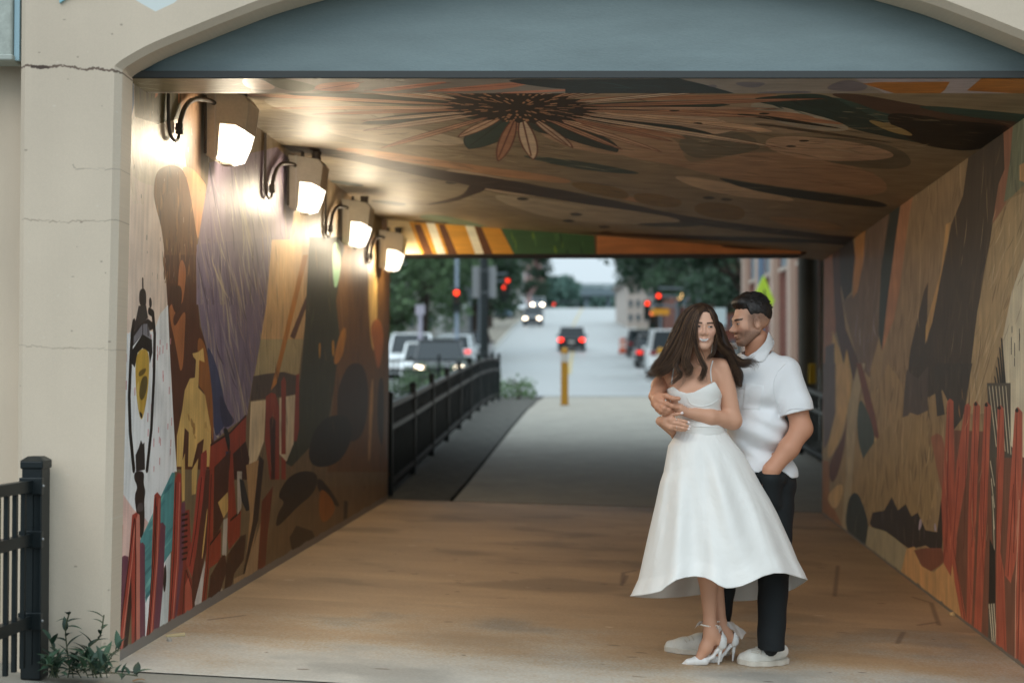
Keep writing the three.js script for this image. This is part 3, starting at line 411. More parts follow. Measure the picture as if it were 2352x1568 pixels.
// ---------------------------------------------------------------- ground, floor, path, street
const concreteTex = mottle(512, [176, 170, 160], 0.16, 5, 10);
const asphaltTex = mottle(512, [150, 150, 150], 0.10, 6, 16);
const paintBump = rep(roughTex, 3, 1.4);
{
  const rows = []; for (let d = -60; d < 2; d += 10) rows.push(d); for (let d = 2; d < 30; d += 0.6) rows.push(d); for (let d = 30; d < 260; d += 6) rows.push(d); rows.push(300, 420, 700, 1200);
  const cols = [-400, -150, -60, -30, -16, -9, -6, -4, -3, -2.2, -1.6, -1, 0, 1, 2, 3, 4, 6, 9, 16, 30, 60, 150, 400];
  const at = (k, a) => { const i = Math.min(a.length - 2, Math.floor(k * (a.length - 1) + 1e-6)); return lerp(a[i], a[i + 1], k * (a.length - 1) - i); };
  structure('ground', sheet((s, t) => { const d = at(t, rows), x = at(s, cols); return V3(x, groundY(x, d) - 0.03, -d); }, cols.length - 1, rows.length - 1, (s, t, p) => [p.x / 3, p.z / 3]), std(0x6d6f68, 0.95, { map: asphaltTex }));
}
const onFloor = (x, d, up = 0) => V3(x, groundY(x, d) + up, -d);
{ // tan, worn slab inside the underpass
  const n = 1024, c = canvas(n, n), g = c.getContext('2d'), im = g.createImageData(n, n), a = im.data;
  const na = lattice(n, n, 8, 8, (i, j) => fbm(i / 160, j / 98, 1, 3)), nb = lattice(n, n, 8, 3, (i, j) => fbm(i / 107, j / 14, 4, 2)), nc = lattice(n, n, 4, 4, (i, j) => fbm(i / 120 + 9, j / 80, 6, 5));
  for (let j = 0; j < n; j++) for (let i = 0; i < n; i++) { // 1024 px = 8 m
    const k = 1 + 0.26 * na(i, j) + 0.06 * nb(i, j) + 0.08 * (rnd() - 0.5), dirt = smooth(0.08, 0.3, nc(i, j)), o = (j * n + i) * 4;
    const b = [170, 141, 108]; const dd = (n - j) / 128, d = dd < 5.9 ? dd + 8 : dd, worn = smooth(.1, .95, (8.0 - d) / 2.1 + 1.1 * nc(i, j) + 0.35 * (rnd() - .5)), w = [186, 181, 171]; for (let q = 0; q < 3; q++) a[o + q] = clamp(lerp(b[q], w[q], worn) * k * (1 - 0.14 * dirt), 0, 255); a[o + 3] = 255;
  }
  g.putImageData(im, 0, 0);
  for (let k = 0; k < 260; k++) { g.fillStyle = rnd() < 0.75 ? 'rgba(60,42,28,0.5)' : 'rgba(225,205,180,0.5)'; g.beginPath(); g.ellipse(rr(0, n), rr(0, n), rr(1, 5), rr(0.6, 1.6), rr(-0.3, 0.3), 0, 7); g.fill(); }
  g.lineCap = 'round'; // tyre and shoe scuffs
  const scuff = (u, v, q) => { const p = onGround(u, v); return [(p.x + 2) * 128 % n, n - ((-p.z) * 128 % n)]; };
  for (const pts of [[[2098, 1372], [2140, 1385], [2152, 1420], [2158, 1436]], [[2150, 1430], [2110, 1436]], [[2076, 1452], [2062, 1478]], [[1440, 1322], [1432, 1340]], [[1462, 1310], [1432, 1316], [1428, 1345]], [[1925, 1300], [1918, 1370]], [[480, 1424], [560, 1414]]]) { g.strokeStyle = 'rgba(60,44,34,0.35)'; g.lineWidth = 3.4; g.beginPath(); pts.forEach((p, i) => { const q = scuff(...p); i ? g.lineTo(...q) : g.moveTo(...q); }); g.stroke(); }
  const tex = texOf(c);
  structure('underpass_floor', sheet((s, t) => { const d = lerp(6.05, D1 + 0.06, t), k = lerp(-0.01, 1.01, s), q = sOf(d), x = lerp(lerp(LB0.x, LB1.x, q), lerp(RB0.x, RB1.x, q), k); return onFloor(x, d, 0.002); }, 12, 40, (s, t, p) => [(p.x + 2) / 8, -p.z / 8]), std(0xffffff, 0.62, { map: tex, bumpMap: rep(roughTex, 2, 2), bumpScale: 0.004 }));
  structure('pavement', sheet((s, t) => onFloor(lerp(-3.2, 3.4, s), lerp(1.0, 6.1, t), -0.004), 14, 14, (s, t, p) => [p.x / 2.2, p.z / 2.2]), std(0xd0d0cc, 0.85, { map: concreteTex, bumpMap: rep(roughTex, 1, 1), bumpScale: 0.003 }));
  // path that climbs to the street, with a coarse strip along the fence
  const edge = interp([[13.8, onGround(1030, 1160, 10, 40).x], [28, onGround(1228, 936, 12, 60).x], [40, 1.0]]);
  const fenceX = interp([[13.8, -1.55], [33, -0.30], [40, -0.1]]);
  structure('path', sheet((s, t) => { const d = lerp(13.9, 36, t); return onFloor(lerp(edge(d) + 0.02, 7.5, s), d, 0.0); }, 10, 40, (s, t, p) => [p.x / 2.5, p.z / 2.5]), std(0xe0e0dc, 0.8, { map: concreteTex, bumpMap: rep(roughTex, 2, 2), bumpScale: 0.003 }));
  structure('verge', sheet((s, t) => { const d = lerp(13.9, 35, t), x = lerp(fenceX(d) - 0.6, edge(d) - 0.02, s); return onFloor(x, d, 0.0 + 0.012 * fbm(x * 5, d * 5)); }, 14, 90, (s, t, p) => [p.x / 1.3, p.z / 1.3]), std(0x8a8b88, 0.95, { map: mottle(256, [150, 146, 138], 0.5, 9, 30) }));
  // street up the hill
  const streetL = interp([[36, -14], [52, -14], [60, -3.2], [97, -1.3], [134, 0.4], [200, 4.6], [240, 7]]), streetR = interp([[36, 7.2], [52, 7.3], [60, 8.0], [73, 8.5], [88, 9.2], [97, 9.6], [134, 11.2], [200, 15.4], [240, 18]]);
  structure('street', sheet((s, t) => { const d = lerp(36, 238, t); return onFloor(lerp(streetL(d), streetR(d), s), d, 0.012); }, 12, 70, (s, t, p) => [p.x / 5, p.z / 5]), std(0xffffff, 0.5, { map: mottle(512, [160, 163, 162], 0.1, 6, 14), bumpMap: rep(roughTex, 1, 1), bumpScale: 0.003 }));
  for (const k of [0.5]) structure('lane_line', sheet((s, t) => { const d = lerp(64, 230, t); return onFloor(lerp(streetL(d), streetR(d), k) + lerp(-0.07, 0.07, s), d, 0.03); }, 1, 60), std(0xc0a860, 0.7));
  structure('stop_line', sheet((s, t) => onFloor(lerp(3.6, 8, s), lerp(60.5, 61.1, t), 0.03), 4, 1), std(0xd8d8d4, 0.7));
  const kerb = (L, sgn) => { const g = []; for (let d = 60; d < 230; d += 10) g.push(bar(onFloor(L(d), d, 0.07), onFloor(L(d + 10), d + 10, 0.07), 0.16, 0.15)); return mergeGeometries(g.map(plain)); };
  structure('kerb', kerb(streetL), std(0xb4b4ae, 0.9)); structure('kerb', kerb(streetR), std(0xb4b4ae, 0.9));
  for (const sgn of [-1, 1]) structure('sidewalk', sheet((s, t) => { const d = lerp(60, 230, t), e = sgn < 0 ? streetL(d) : streetR(d); return onFloor(e + sgn * lerp(0.08, 3.2, s), d, 0.13); }, 2, 40, (s, t, p) => [p.x / 3, p.z / 3]), std(0xb6b4ac, 0.9, { map: concreteTex }));
}
// ---------------------------------------------------------------- underpass body
const underpass = thing('underpass', 'pedestrian underpass with painted mural walls and a cream arched portal', 'underpass');
const paint = (c, w, h, rough = 0.5) => new THREE.MeshPhysicalMaterial({ map: (() => { const t = texOf(c); t.wrapS = t.wrapT = THREE.ClampToEdgeWrapping; return t; })(), roughness: rough, bumpMap: rep(roughTex, w * 1.6, h * 1.6), bumpScale: 0.0014, clearcoat: 0.0 });
const wallSheet = (X, base, top, front = D0) => sheet((s, t) => { const d = lerp(front, D1, s), y = lerp(base(d), top(d), t); return V3(X(d, y), y, -d); }, 30, 12, (s, t, p) => [sOf(-p.z), (p.y - YMIN) / (YMAX - YMIN)]);
const lTop = (d) => lerp(CL0, CL1, sOf(d)) + 0.02, rTop = (d) => lerp(RT0.y, RT1.y, sOf(d)) + 0.02;
part(underpass, 'mural_wall', wallSheet(leftX, (d) => lerp(LB0.y, LB1.y, sOf(d)) - 0.05, lTop), paint(murals.left, 3, 1.4, 0.46), 'left wall painted with a street lamp, violet curtain and red letters');
part(underpass, 'mural_wall', wallSheet(rightX, (d) => lerp(RB0.y, RB1.y, sOf(d)) - 0.05, rTop), paint(murals.right, 3, 1.4, 0.5), 'right wall painted with brown fur, feathers and red letters');
part(underpass, 'ceiling', sheet((s, t) => { const d = lerp(6.2, D1, t), q = sOf(d), x = lerp(leftX(d, lerp(CL0, CL1, q)) - 0.02, rightX(d, lerp(RT0.y, RT1.y, q)) + 0.02, s); return V3(x, ceilY(x, d), -d); }, 14, 24, (s, t, p) => [(p.x - CX0) / (CX1 - CX0), sOf(-p.z)]), paint(murals.ceil, 2, 3, 0.55), 'ceiling painted with an orange flower and dark boughs');
const dark = std(0x55504a, 0.9, { map: concreteTex });
part(underpass, 'deck', [box(9, 0.7, D1 - 6.25, 0.3, 3.42, -(D1 + 6.25) / 2), box(4, 3.6, D1 - 6.2, leftX(D0, 1) - 2.1 - 0.05, 1.3, -(D1 + 6.2) / 2 - 0.02), box(4, 3.6, D1 - 6.2, rightX(D1, 1) + 2.1 + 0.05, 1.2, -(D1 + 6.2) / 2 - 0.02)], dark);
{ // front girder: blue web, dark flange edge, painted soffit
  const Y = murals.soffitY, x0 = -1.86, x1 = 2.62;
  const blue = std(0xffffff, 0.55, { map: mottle(512, [126, 143, 146], 0.16, 4, 6), bumpMap: rep(roughTex, 2, 1), bumpScale: 0.002 });
  const gd = part(underpass, 'girder_web', [box(x1 - x0, 0.95, 0.05, (x0 + x1) / 2, Y + 0.035 + 0.475, -6.175)], blue, 'blue-grey steel girder web behind the arch');
  part(gd, 'flange', box(x1 - x0, 0.03, 0.33, (x0 + x1) / 2, Y + 0.018, -6.275), std(0x3c3f3f, 0.6));
  part(gd, 'soffit', sheet((s, t) => V3(lerp(x0, x1, s), Y, -lerp(6.113, 6.435, t)), 8, 1, (s, t, p) => [(p.x - CX0) / (CX1 - CX0), (-p.z - 6.08) / 0.36]), paint(murals.soffit, 4, 0.4, 0.4), 'girder soffit painted with petals and wings');
  const [yb, yt] = murals.beamY, fb = part(underpass, 'end_beam', box(4.4, 0.8, 0.53, 0.55, yb + 0.401, -13.525), std(0x4a3c30, 0.8));
  part(fb, 'painted_face', sheet((s, t) => V3(lerp(-1.45, 2.7, s), lerp(yb, yt, t), -13.25), 6, 1, (s, t, p) => [(p.x - CX0) / (CX1 - CX0), (p.y - yb) / (yt - yb)]), paint(murals.beam, 3, 0.3, 0.5), 'beam face painted with ochre stripes and green');
}
// portal facade: cream wall with a flat arch cut through it
const creamC = canvas(2048, 2048);
{
  const g = creamC.getContext('2d'), n = 2048, im = g.createImageData(n, n), a = im.data; // 6 m x 6 m
  const low = 256, nz = new Float32Array(low * low); for (let j = 0; j < low; j++) for (let i = 0; i < low; i++) nz[j * low + i] = fbm(i / 26, j / 40, 2, 4) * 0.9 + 0.5 * fbm(i / 9, j / 30, 6, 3);
  for (let j = 0; j < n; j++) for (let i = 0; i < n; i++) { const k = 1 + 0.07 * nz[(j >> 3) * low + (i >> 3)] + 0.03 * (rnd() - 0.5), o = (j * n + i) * 4; a[o] = 206 * k; a[o + 1] = 191 * k; a[o + 2] = 171 * k; a[o + 3] = 255; }
  g.putImageData(im, 0, 0);
  const q = (u, v) => { const p = px(u, v, 5.9); return [(p.x + 3) / 6 * n, (1 - (p.y + 1) / 6) * n]; };
  const crack = (pts, w, col, jit) => { g.strokeStyle = col; g.lineCap = 'round'; for (let k = 1; k < pts.length; k++) { const A = q(...pts[k - 1]), B = q(...pts[k]); for (let t = 0; t < 6; t++) { g.lineWidth = w * rr(0.5, 1.5); g.beginPath(); g.moveTo(lerp(A[0], B[0], t / 6), lerp(A[1], B[1], t / 6) + (t ? rr(-jit, jit) : 0)); g.lineTo(lerp(A[0], B[0], (t + 1) / 6), lerp(A[1], B[1], (t + 1) / 6) + (t < 5 ? rr(-jit, jit) : 0)); g.stroke(); } } };
  crack([[36, 148], [60, 147], [84, 149], [108, 150], [130, 146], [160, 149], [190, 156], [210, 152], [240, 157], [272, 160]], 2.2, '#6a5a4e', 1.4); crack([[66, 149], [104, 151]], 4.5, '#4a3c34', 1);
  crack([[40, 502], [90, 505], [140, 508], [200, 505], [268, 504]], 1.2, '#a99a88', 2); crack([[30, 792], [100, 797], [180, 800], [260, 802]], 1.2, '#a99a88', 2); crack([[160, 376], [170, 386], [268, 384]], 1, '#ab9d8c', 2);
  for (let k = 0; k < 60; k++) { const p = q(rr(30, 280), rr(0, 1550)); g.fillStyle = rnd() < 0.5 ? 'rgba(120,106,92,0.5)' : 'rgba(215,205,190,0.5)'; g.beginPath(); g.ellipse(p[0], p[1], rr(0.8, 2.6), rr(0.6, 1.6), 0, 0, 7); g.fill(); }
  const poly = (col, pts) => { g.fillStyle = col; g.beginPath(); pts.forEach((p, i) => { const z = q(...p); i ? g.lineTo(...z) : g.moveTo(...z); }); g.closePath(); g.fill(); };
  poly('#c3d6da', [[300, -20], [345, -2], [352, 20], [410, -14], [440, -40]]); poly('#d4dcda', [[280, -20], [320, 4], [352, 22], [395, 2], [420, -20]]);
}
const cream = std(0xffffff, 0.78, { map: texOf(creamC), bumpMap: rep(roughTex, 1, 1), bumpScale: 0.0022 });
{
  const P = (u, v) => { const p = px(u, v, 5.93); return new THREE.Vector2(p.x, p.y); };
  const arch = [[276, 157], [292, 145], [350, 113], [450, 71], [540, 35], [636, 0], [800, -45], [1000, -85], [1200, -105], [1383, -112]];
  const half = arch.map(([u, v]) => P(u, v)), all = [...half, ...arch.slice(0, -1).reverse().map(([u, v]) => P(2766 - u, v))];
  const s = new THREE.Shape();
  const lb = P(243, 1600), ol = P(30, 1600); s.moveTo(ol.x, -0.15); s.lineTo(lb.x, -0.15);
  for (const p of new THREE.SplineCurve(all).getPoints(60)) s.lineTo(p.x, p.y);
  const rb = P(2540, 1600); s.lineTo(rb.x, -0.4); s.lineTo(rb.x + 1.6, -0.4); s.lineTo(rb.x + 1.6, 3.9); s.lineTo(ol.x, 3.9); s.closePath();
  const g = new THREE.ExtrudeGeometry(s, { depth: 0.16, bevelEnabled: true, bevelThickness: 0.028, bevelSize: 0.026, bevelOffset: -0.026, bevelSegments: 1, curveSegments: 4 });
  g.translate(0, 0, -6.12);
  const uv = g.attributes.uv, ps = g.attributes.position; for (let i = 0; i < uv.count; i++) uv.setXY(i, (ps.getX(i) + 3) / 6, (ps.getY(i) + 1) / 6);
  part(underpass, 'portal', g, cream, 'cream concrete arch with hairline cracks');
  // wall that steps back at the side, with a ledge block above it
  const xr = px(30, 800, 6.0).x, side = part(underpass, 'wing_wall', box(2.4, 4.3, 0.2, xr - 1.2 + 0.02, 1.7, -6.24), cream);
  part(side, 'ledge_block', [box(0.5, 0.5, 0.1, px(22, 60, 5.95).x - 0.25, px(0, 60, 5.95).y + 0.13, -6.02, 0.012), box(0.52, 0.028, 0.13, px(23, 120, 5.95).x - 0.255, px(0, 122, 5.95).y - 0.014, -6.02, 0.008)], std(0xcdd3d0, 0.8, { map: mottle(256, [214, 216, 210], 0.2, 8, 14) }));
  part(side, 'trim', box(0.022, 0.55, 0.02, px(30, 60, 5.95).x, px(0, 60, 5.95).y + 0.14, -6.0), std(0x9fc0cc, 0.7));
  part(underpass, 'plaque', new THREE.ExtrudeGeometry(new THREE.Shape([P(137, 8), P(160, -8), P(260, -30), P(260, -60), P(137, -60)]), { depth: 0.012, bevelEnabled: false }).translate(0, 0, -5.932), std(0x8fc0cc, 0.6));
}
// a wider bridge deck just beyond the underpass keeps the sky off the path there
{
  const br = thing('road_bridge', 'wide concrete road bridge deck passing over the path behind the underpass', 'bridge');
  part(br, 'deck', box(44, 1.4, 6.6, 0, 3.69, -17.13), std(0x9a968f, 0.95, { map: concreteTex }));
  for (const x of [-4.55, 6.95]) part(br, 'abutment', box(5, 4.0, 5.9, x, 0.95, -16.8), std(0x9a968f, 0.9, { map: concreteTex }));
  const cx = px(1858, 800, 20.6).x;
  part(br, 'pier', cyl(0.15, 0.15, 3.25, cx, -0.1, -20.6, 28), std(0x8a8780, 0.85, { map: concreteTex }));
  part(br, 'drain_pipe', cyl(0.05, 0.05, 3.05, cx + 0.21, 0.1, -20.6, 14), std(0x9a9890, 0.6));
  part(br, 'marker', box(0.1, 0.28, 0.04, px(1866, 855, 20.4).x, px(1866, 858, 20.4).y, -20.4, 0.01), std(0xc8a026, 0.6), 'yellow reflector plate on the pier');
}
// ---------------------------------------------------------------- wall lights
function wallLight(d, vTop, n) {
  const L = thing('wall_light', ['beige box wall light with glowing lens, first inside the cream portal', 'glowing beige wall light second from the cream portal', 'glowing beige wall light third from the cream portal', 'glowing beige wall light closest to the far end beam'][n], 'wall light', 'wall lights along the mural wall');
  const y = px(0, vTop, d).y, x = leftX(d + 0.12, y - 0.1) + 0.02;
  L.position.set(x, y - 0.38, -(d + 0.11));
  const turn = Math.atan2(LB1.x - LB0.x, D1 - D0); L.rotation.y = -turn;
  const body = std(0xf0ece4, 0.55, { map: mottle(128, [205, 198, 186], 0.12, 4, 10) }), darkM = std(0x4a4038, 0.6);
  const prof = (pts, dep) => { const s = new THREE.Shape(pts.map((p) => new THREE.Vector2(...p))); const g = new THREE.ExtrudeGeometry(s, { depth: dep, bevelEnabled: true, bevelThickness: 0.006, bevelSize: 0.006, bevelSegments: 2 }); g.translate(0, 0, -dep / 2); return g; };
  const hs = part(L, 'housing', prof([[0.005, 0.045], [0.045, 0.02], [0.058, 0.05], [0.07, 0.21], [0.155, 0.2], [0.205, 0.172], [0.222, 0.31], [0.195, 0.345], [0.04, 0.372], [0.005, 0.375]], 0.2), body);
  part(hs, 'door_frame', [box(0.012, 0.36, 0.214, 0.05, 0.2, 0, 0.004)], std(0xc8c2b8, 0.5)); part(hs, 'latch', box(0.05, 0.022, 0.06, 0.085, 0.012, 0, 0.005), body);
  const lens = part(L, 'lens', prof([[0.062, 0.03], [0.1, 0.018], [0.15, 0.03], [0.182, 0.1], [0.2, 0.166], [0.153, 0.194], [0.076, 0.203]], 0.18), new THREE.MeshStandardMaterial({ color: 0xe8e6df, roughness: 0.25, emissive: 0xfff3e0, emissiveIntensity: 2.2 }));
  part(L, 'photocell', [cyl(0.03, 0.03, 0.05, 0.165, 0.345, 0.02, 18), cyl(0.034, 0.032, 0.018, 0.165, 0.392, 0.02, 18)], darkM);
  part(L, 'back_plate', box(0.012, 0.3, 0.2, 0.0, 0.2, 0.02, 0.003), darkM);
  const cd = part(L, 'conduit', tube([[0.045, 0.31, 0.1], [0.035, 0.312, 0.16], [0.006, 0.285, 0.33], [0.002, 0.225, 0.46], [0.0, 0.15, 0.53], [0.0, 0.11, 0.55]], 0.0125, 10, 34), darkM);
  part(cd, 'fitting', [cyl(0.019, 0.019, 0.05, 0, 0.075, 0.553, 12), box(0.034, 0.012, 0.034, 0, 0.1, 0.553, 0.003)], darkM);
  part(cd, 'cable', tube([[0, 0.08, 0.553], [0, 0.045, 0.575], [-0.004, 0.035, 0.63], [-0.006, 0.06, 0.68], [-0.008, 0.14, 0.7], [-0.008, 0.28, 0.7], [-0.008, 0.42, 0.7]], 0.0085, 8, 34), darkM);
  part(L, 'bracket', box(0.02, 0.05, 0.02, 0.06, 0.395, -0.05, 0.003), darkM);
  const p = new THREE.PointLight(new THREE.Color(1.0, 0.85, 0.62), 2.15, 0, 2); p.position.set(0.125, 0.115, 0); p.castShadow = true; p.shadow.radius = 4; L.add(p);
  return L;
}
[[7.27, 205], [9.2, 355], [11.09, 456.6], [12.96, 528]].forEach(([d, v], n) => wallLight(d, v, n));
// ---------------------------------------------------------------- fences
const blackMetal = std(0x1a2224, 0.38, { metalness: 0.3 });
const picketGeo = new THREE.BoxGeometry(0.016, 1, 0.016);
function fence(label, P, step, H, postEvery, group, opts = {}) { // P: list of ground points
  const f = thing('metal_fence', label, 'fence', group), o = P[0]; f.position.copy(o);
  const rel = P.map((p) => p.clone().sub(o)), L = [0]; for (let i = 1; i < rel.length; i++) L.push(L[i - 1] + rel[i].distanceTo(rel[i - 1]));
  const tot = L[L.length - 1], at = (s) => { let i = 1; while (i < L.length - 1 && s > L[i]) i++; return rel[i - 1].clone().lerp(rel[i], clamp((s - L[i - 1]) / (L[i] - L[i - 1]), 0, 1)); };
  const pw = opts.post ?? 0.065, n = Math.max(1, Math.round(tot / postEvery)), rails = opts.rails ?? [0.13, H - 0.26, H - 0.04], rw = opts.rail ?? 0.04;
  const dir = at(tot).sub(at(0)), ang = Math.atan2(dir.x, dir.z);
  const postG = [new RoundedBoxGeometry(pw, H + 0.06, pw, 2, 0.006).translate(0, (H + 0.06) / 2, 0), new RoundedBoxGeometry(pw * 1.14, 0.035, pw * 1.14, 2, 0.008).translate(0, H + 0.07, 0), new THREE.CylinderGeometry(pw * 0.42, pw * 0.8, 0.018, 4, 1).rotateY(Math.PI / 4).translate(0, H + 0.094, 0)], pg = mergeGeometries(postG.map(plain));
  for (let k = 0; k <= n; k++) { const m = part(f, 'post', pg, blackMetal); m.position.copy(at(tot * k / n)); m.rotation.y = ang; }
  for (let k = 0; k < n; k++) for (const h of rails) { const a = at(tot * k / n), b = at(tot * (k + 1) / n); a.y += h; b.y += h; part(f, 'rail', bar(a, b, rw * 0.8, rw), blackMetal); }
  const m = Math.round(tot / step);
  for (let k = 0; k < m; k++) { const s = (k + 0.5) / m * tot; const q = part(f, 'picket', picketGeo, blackMetal); q.position.copy(at(s)); q.position.y += 0.06 + (H - 0.1) / 2; q.scale.set(opts.thick ?? 1, H - 0.1, opts.thick ?? 1); q.rotation.y = ang; }
  if (opts.brackets) for (const h of rails) { part(f, 'bracket', box(pw * 1.1, rw * 1.5, 0.03, 0, h, pw / 2 + 0.012, 0.004), blackMetal); part(f, 'bolt', new THREE.SphereGeometry(0.007, 8, 6).translate(pw * 0.56, h, pw / 2 + 0.012), std(0x9a9a98, 0.4, { metalness: 0.6 })); }
  return f;
}
{ const a = onGround(78, 1556, 3, 8), pts = [a]; for (let k = 1; k <= 4; k++) { const x = a.x - 0.1 * k * 0.6, d = -a.z - 0.6 * k; pts.push(onFloor(x, d)); } fence('black metal picket fence standing against the cream portal pillar', pts, 0.075, 0.80, 1.2, null, { post: 0.085, rail: 0.046, brackets: true, thick: 1.1, rails: [0.24, 0.57, 0.785] }); }
const rampX = interp([[14.1, -1.22], [33, -0.19]]);
{ const pts = []; for (let d = 14.15; d <= 33; d += 1.885) pts.push(onFloor(rampX(d), d)); fence('long black picket fence climbing the ramp beside the path', pts, 0.12, 0.93, 1.885, 'black picket fences beyond the underpass', { thick: 1.2, rail: 0.05 }); }
fence('black picket fence crossing in front of the dark car with lit headlights', [onFloor(-0.3, 33.1), onFloor(-1.7, 33.1), onFloor(-3.1, 33.1), onFloor(-4.5, 33.1)], 0.12, 0.93, 1.4, 'black picket fences beyond the underpass', { thick: 1.2 });
{ const pts = []; for (let d = 15.2; d <= 25; d += 1.9) pts.push(onFloor(3.86, d)); fence('short black picket fence beside the concrete bridge pier', pts, 0.12, 0.93, 1.9, 'black picket fences beyond the underpass', { thick: 1.2, rail: 0.05 }); }
// ---------------------------------------------------------------- bollards
function bollard(u, vBase, d, label) {
  const g = onFloor(px(u, vBase, d).x, d), b = thing('bollard', label, 'bollard', 'yellow bollards at the end of the path'); b.position.copy(g);
  part(b, 'post', new THREE.LatheGeometry([[0, 0], [0.085, 0], [0.085, 0.02], [0.073, 0.04], [0.07, 1.06], [0.062, 1.1], [0.03, 1.12], [0, 1.122]].map((p) => new THREE.Vector2(...p)), 24), std(0xb98a1e, 0.6, { map: mottle(128, [235, 228, 210], 0.12, 4, 12) }));
  part(b, 'reflective_band', cyl(0.0735, 0.0735, 0.16, 0, 0.84, 0, 24), std(0xb9b6ae, 0.4));
}
bollard(1297, 928, 27.7, 'yellow bollard with grey band standing alone on the path');
bollard(1517, 926, 28.2, 'yellow bollard half hidden behind the woman in white');
// ---------------------------------------------------------------- cars
const glassM = std(0x1b2428, 0.08, { metalness: 0.2 }), tyreM = std(0x151515, 0.85), rimM = std(0x8d9092, 0.35, { metalness: 0.7 }), chromeM = std(0xaab0b4, 0.25, { metalness: 0.8 });
const redOn = (k) => new THREE.MeshStandardMaterial({ color: 0x7a1512, roughness: 0.3, emissive: 0xff2a14, emissiveIntensity: k }), whiteOn = (k) => new THREE.MeshStandardMaterial({ color: 0xe8e4da, roughness: 0.2, emissive: 0xffe9c8, emissiveIntensity: k });
const lensOff = std(0xd2d6d8, 0.15), redOff = std(0x8a1a18, 0.25);
function taper(g, y0, y1, kx, kz, zc = 0) { const p = g.attributes.position; for (let i = 0; i < p.count; i++) { const t = clamp((p.getY(i) - y0) / (y1 - y0), 0, 1); p.setX(i, p.getX(i) * lerp(1, kx, t)); p.setZ(i, zc + (p.getZ(i) - zc) * lerp(1, kz, t)); } g.computeVertexNormals(); return g; }
function slab(profile, width, bevel) { // side profile [z forward, y] swept across x
  const s = new THREE.Shape(); s.moveTo(...profile[0]); for (const p of profile.slice(1)) s.lineTo(...p); s.closePath();
  const g = new THREE.ExtrudeGeometry(s, { depth: width - 2 * bevel, bevelEnabled: true, bevelThickness: bevel, bevelSize: bevel, bevelOffset: -bevel, bevelSegments: 3, curveSegments: 3 });
  g.translate(0, 0, -(width - 2 * bevel) / 2); g.rotateY(-Math.PI / 2); return toCreasedNormals(g, 0.6);
}
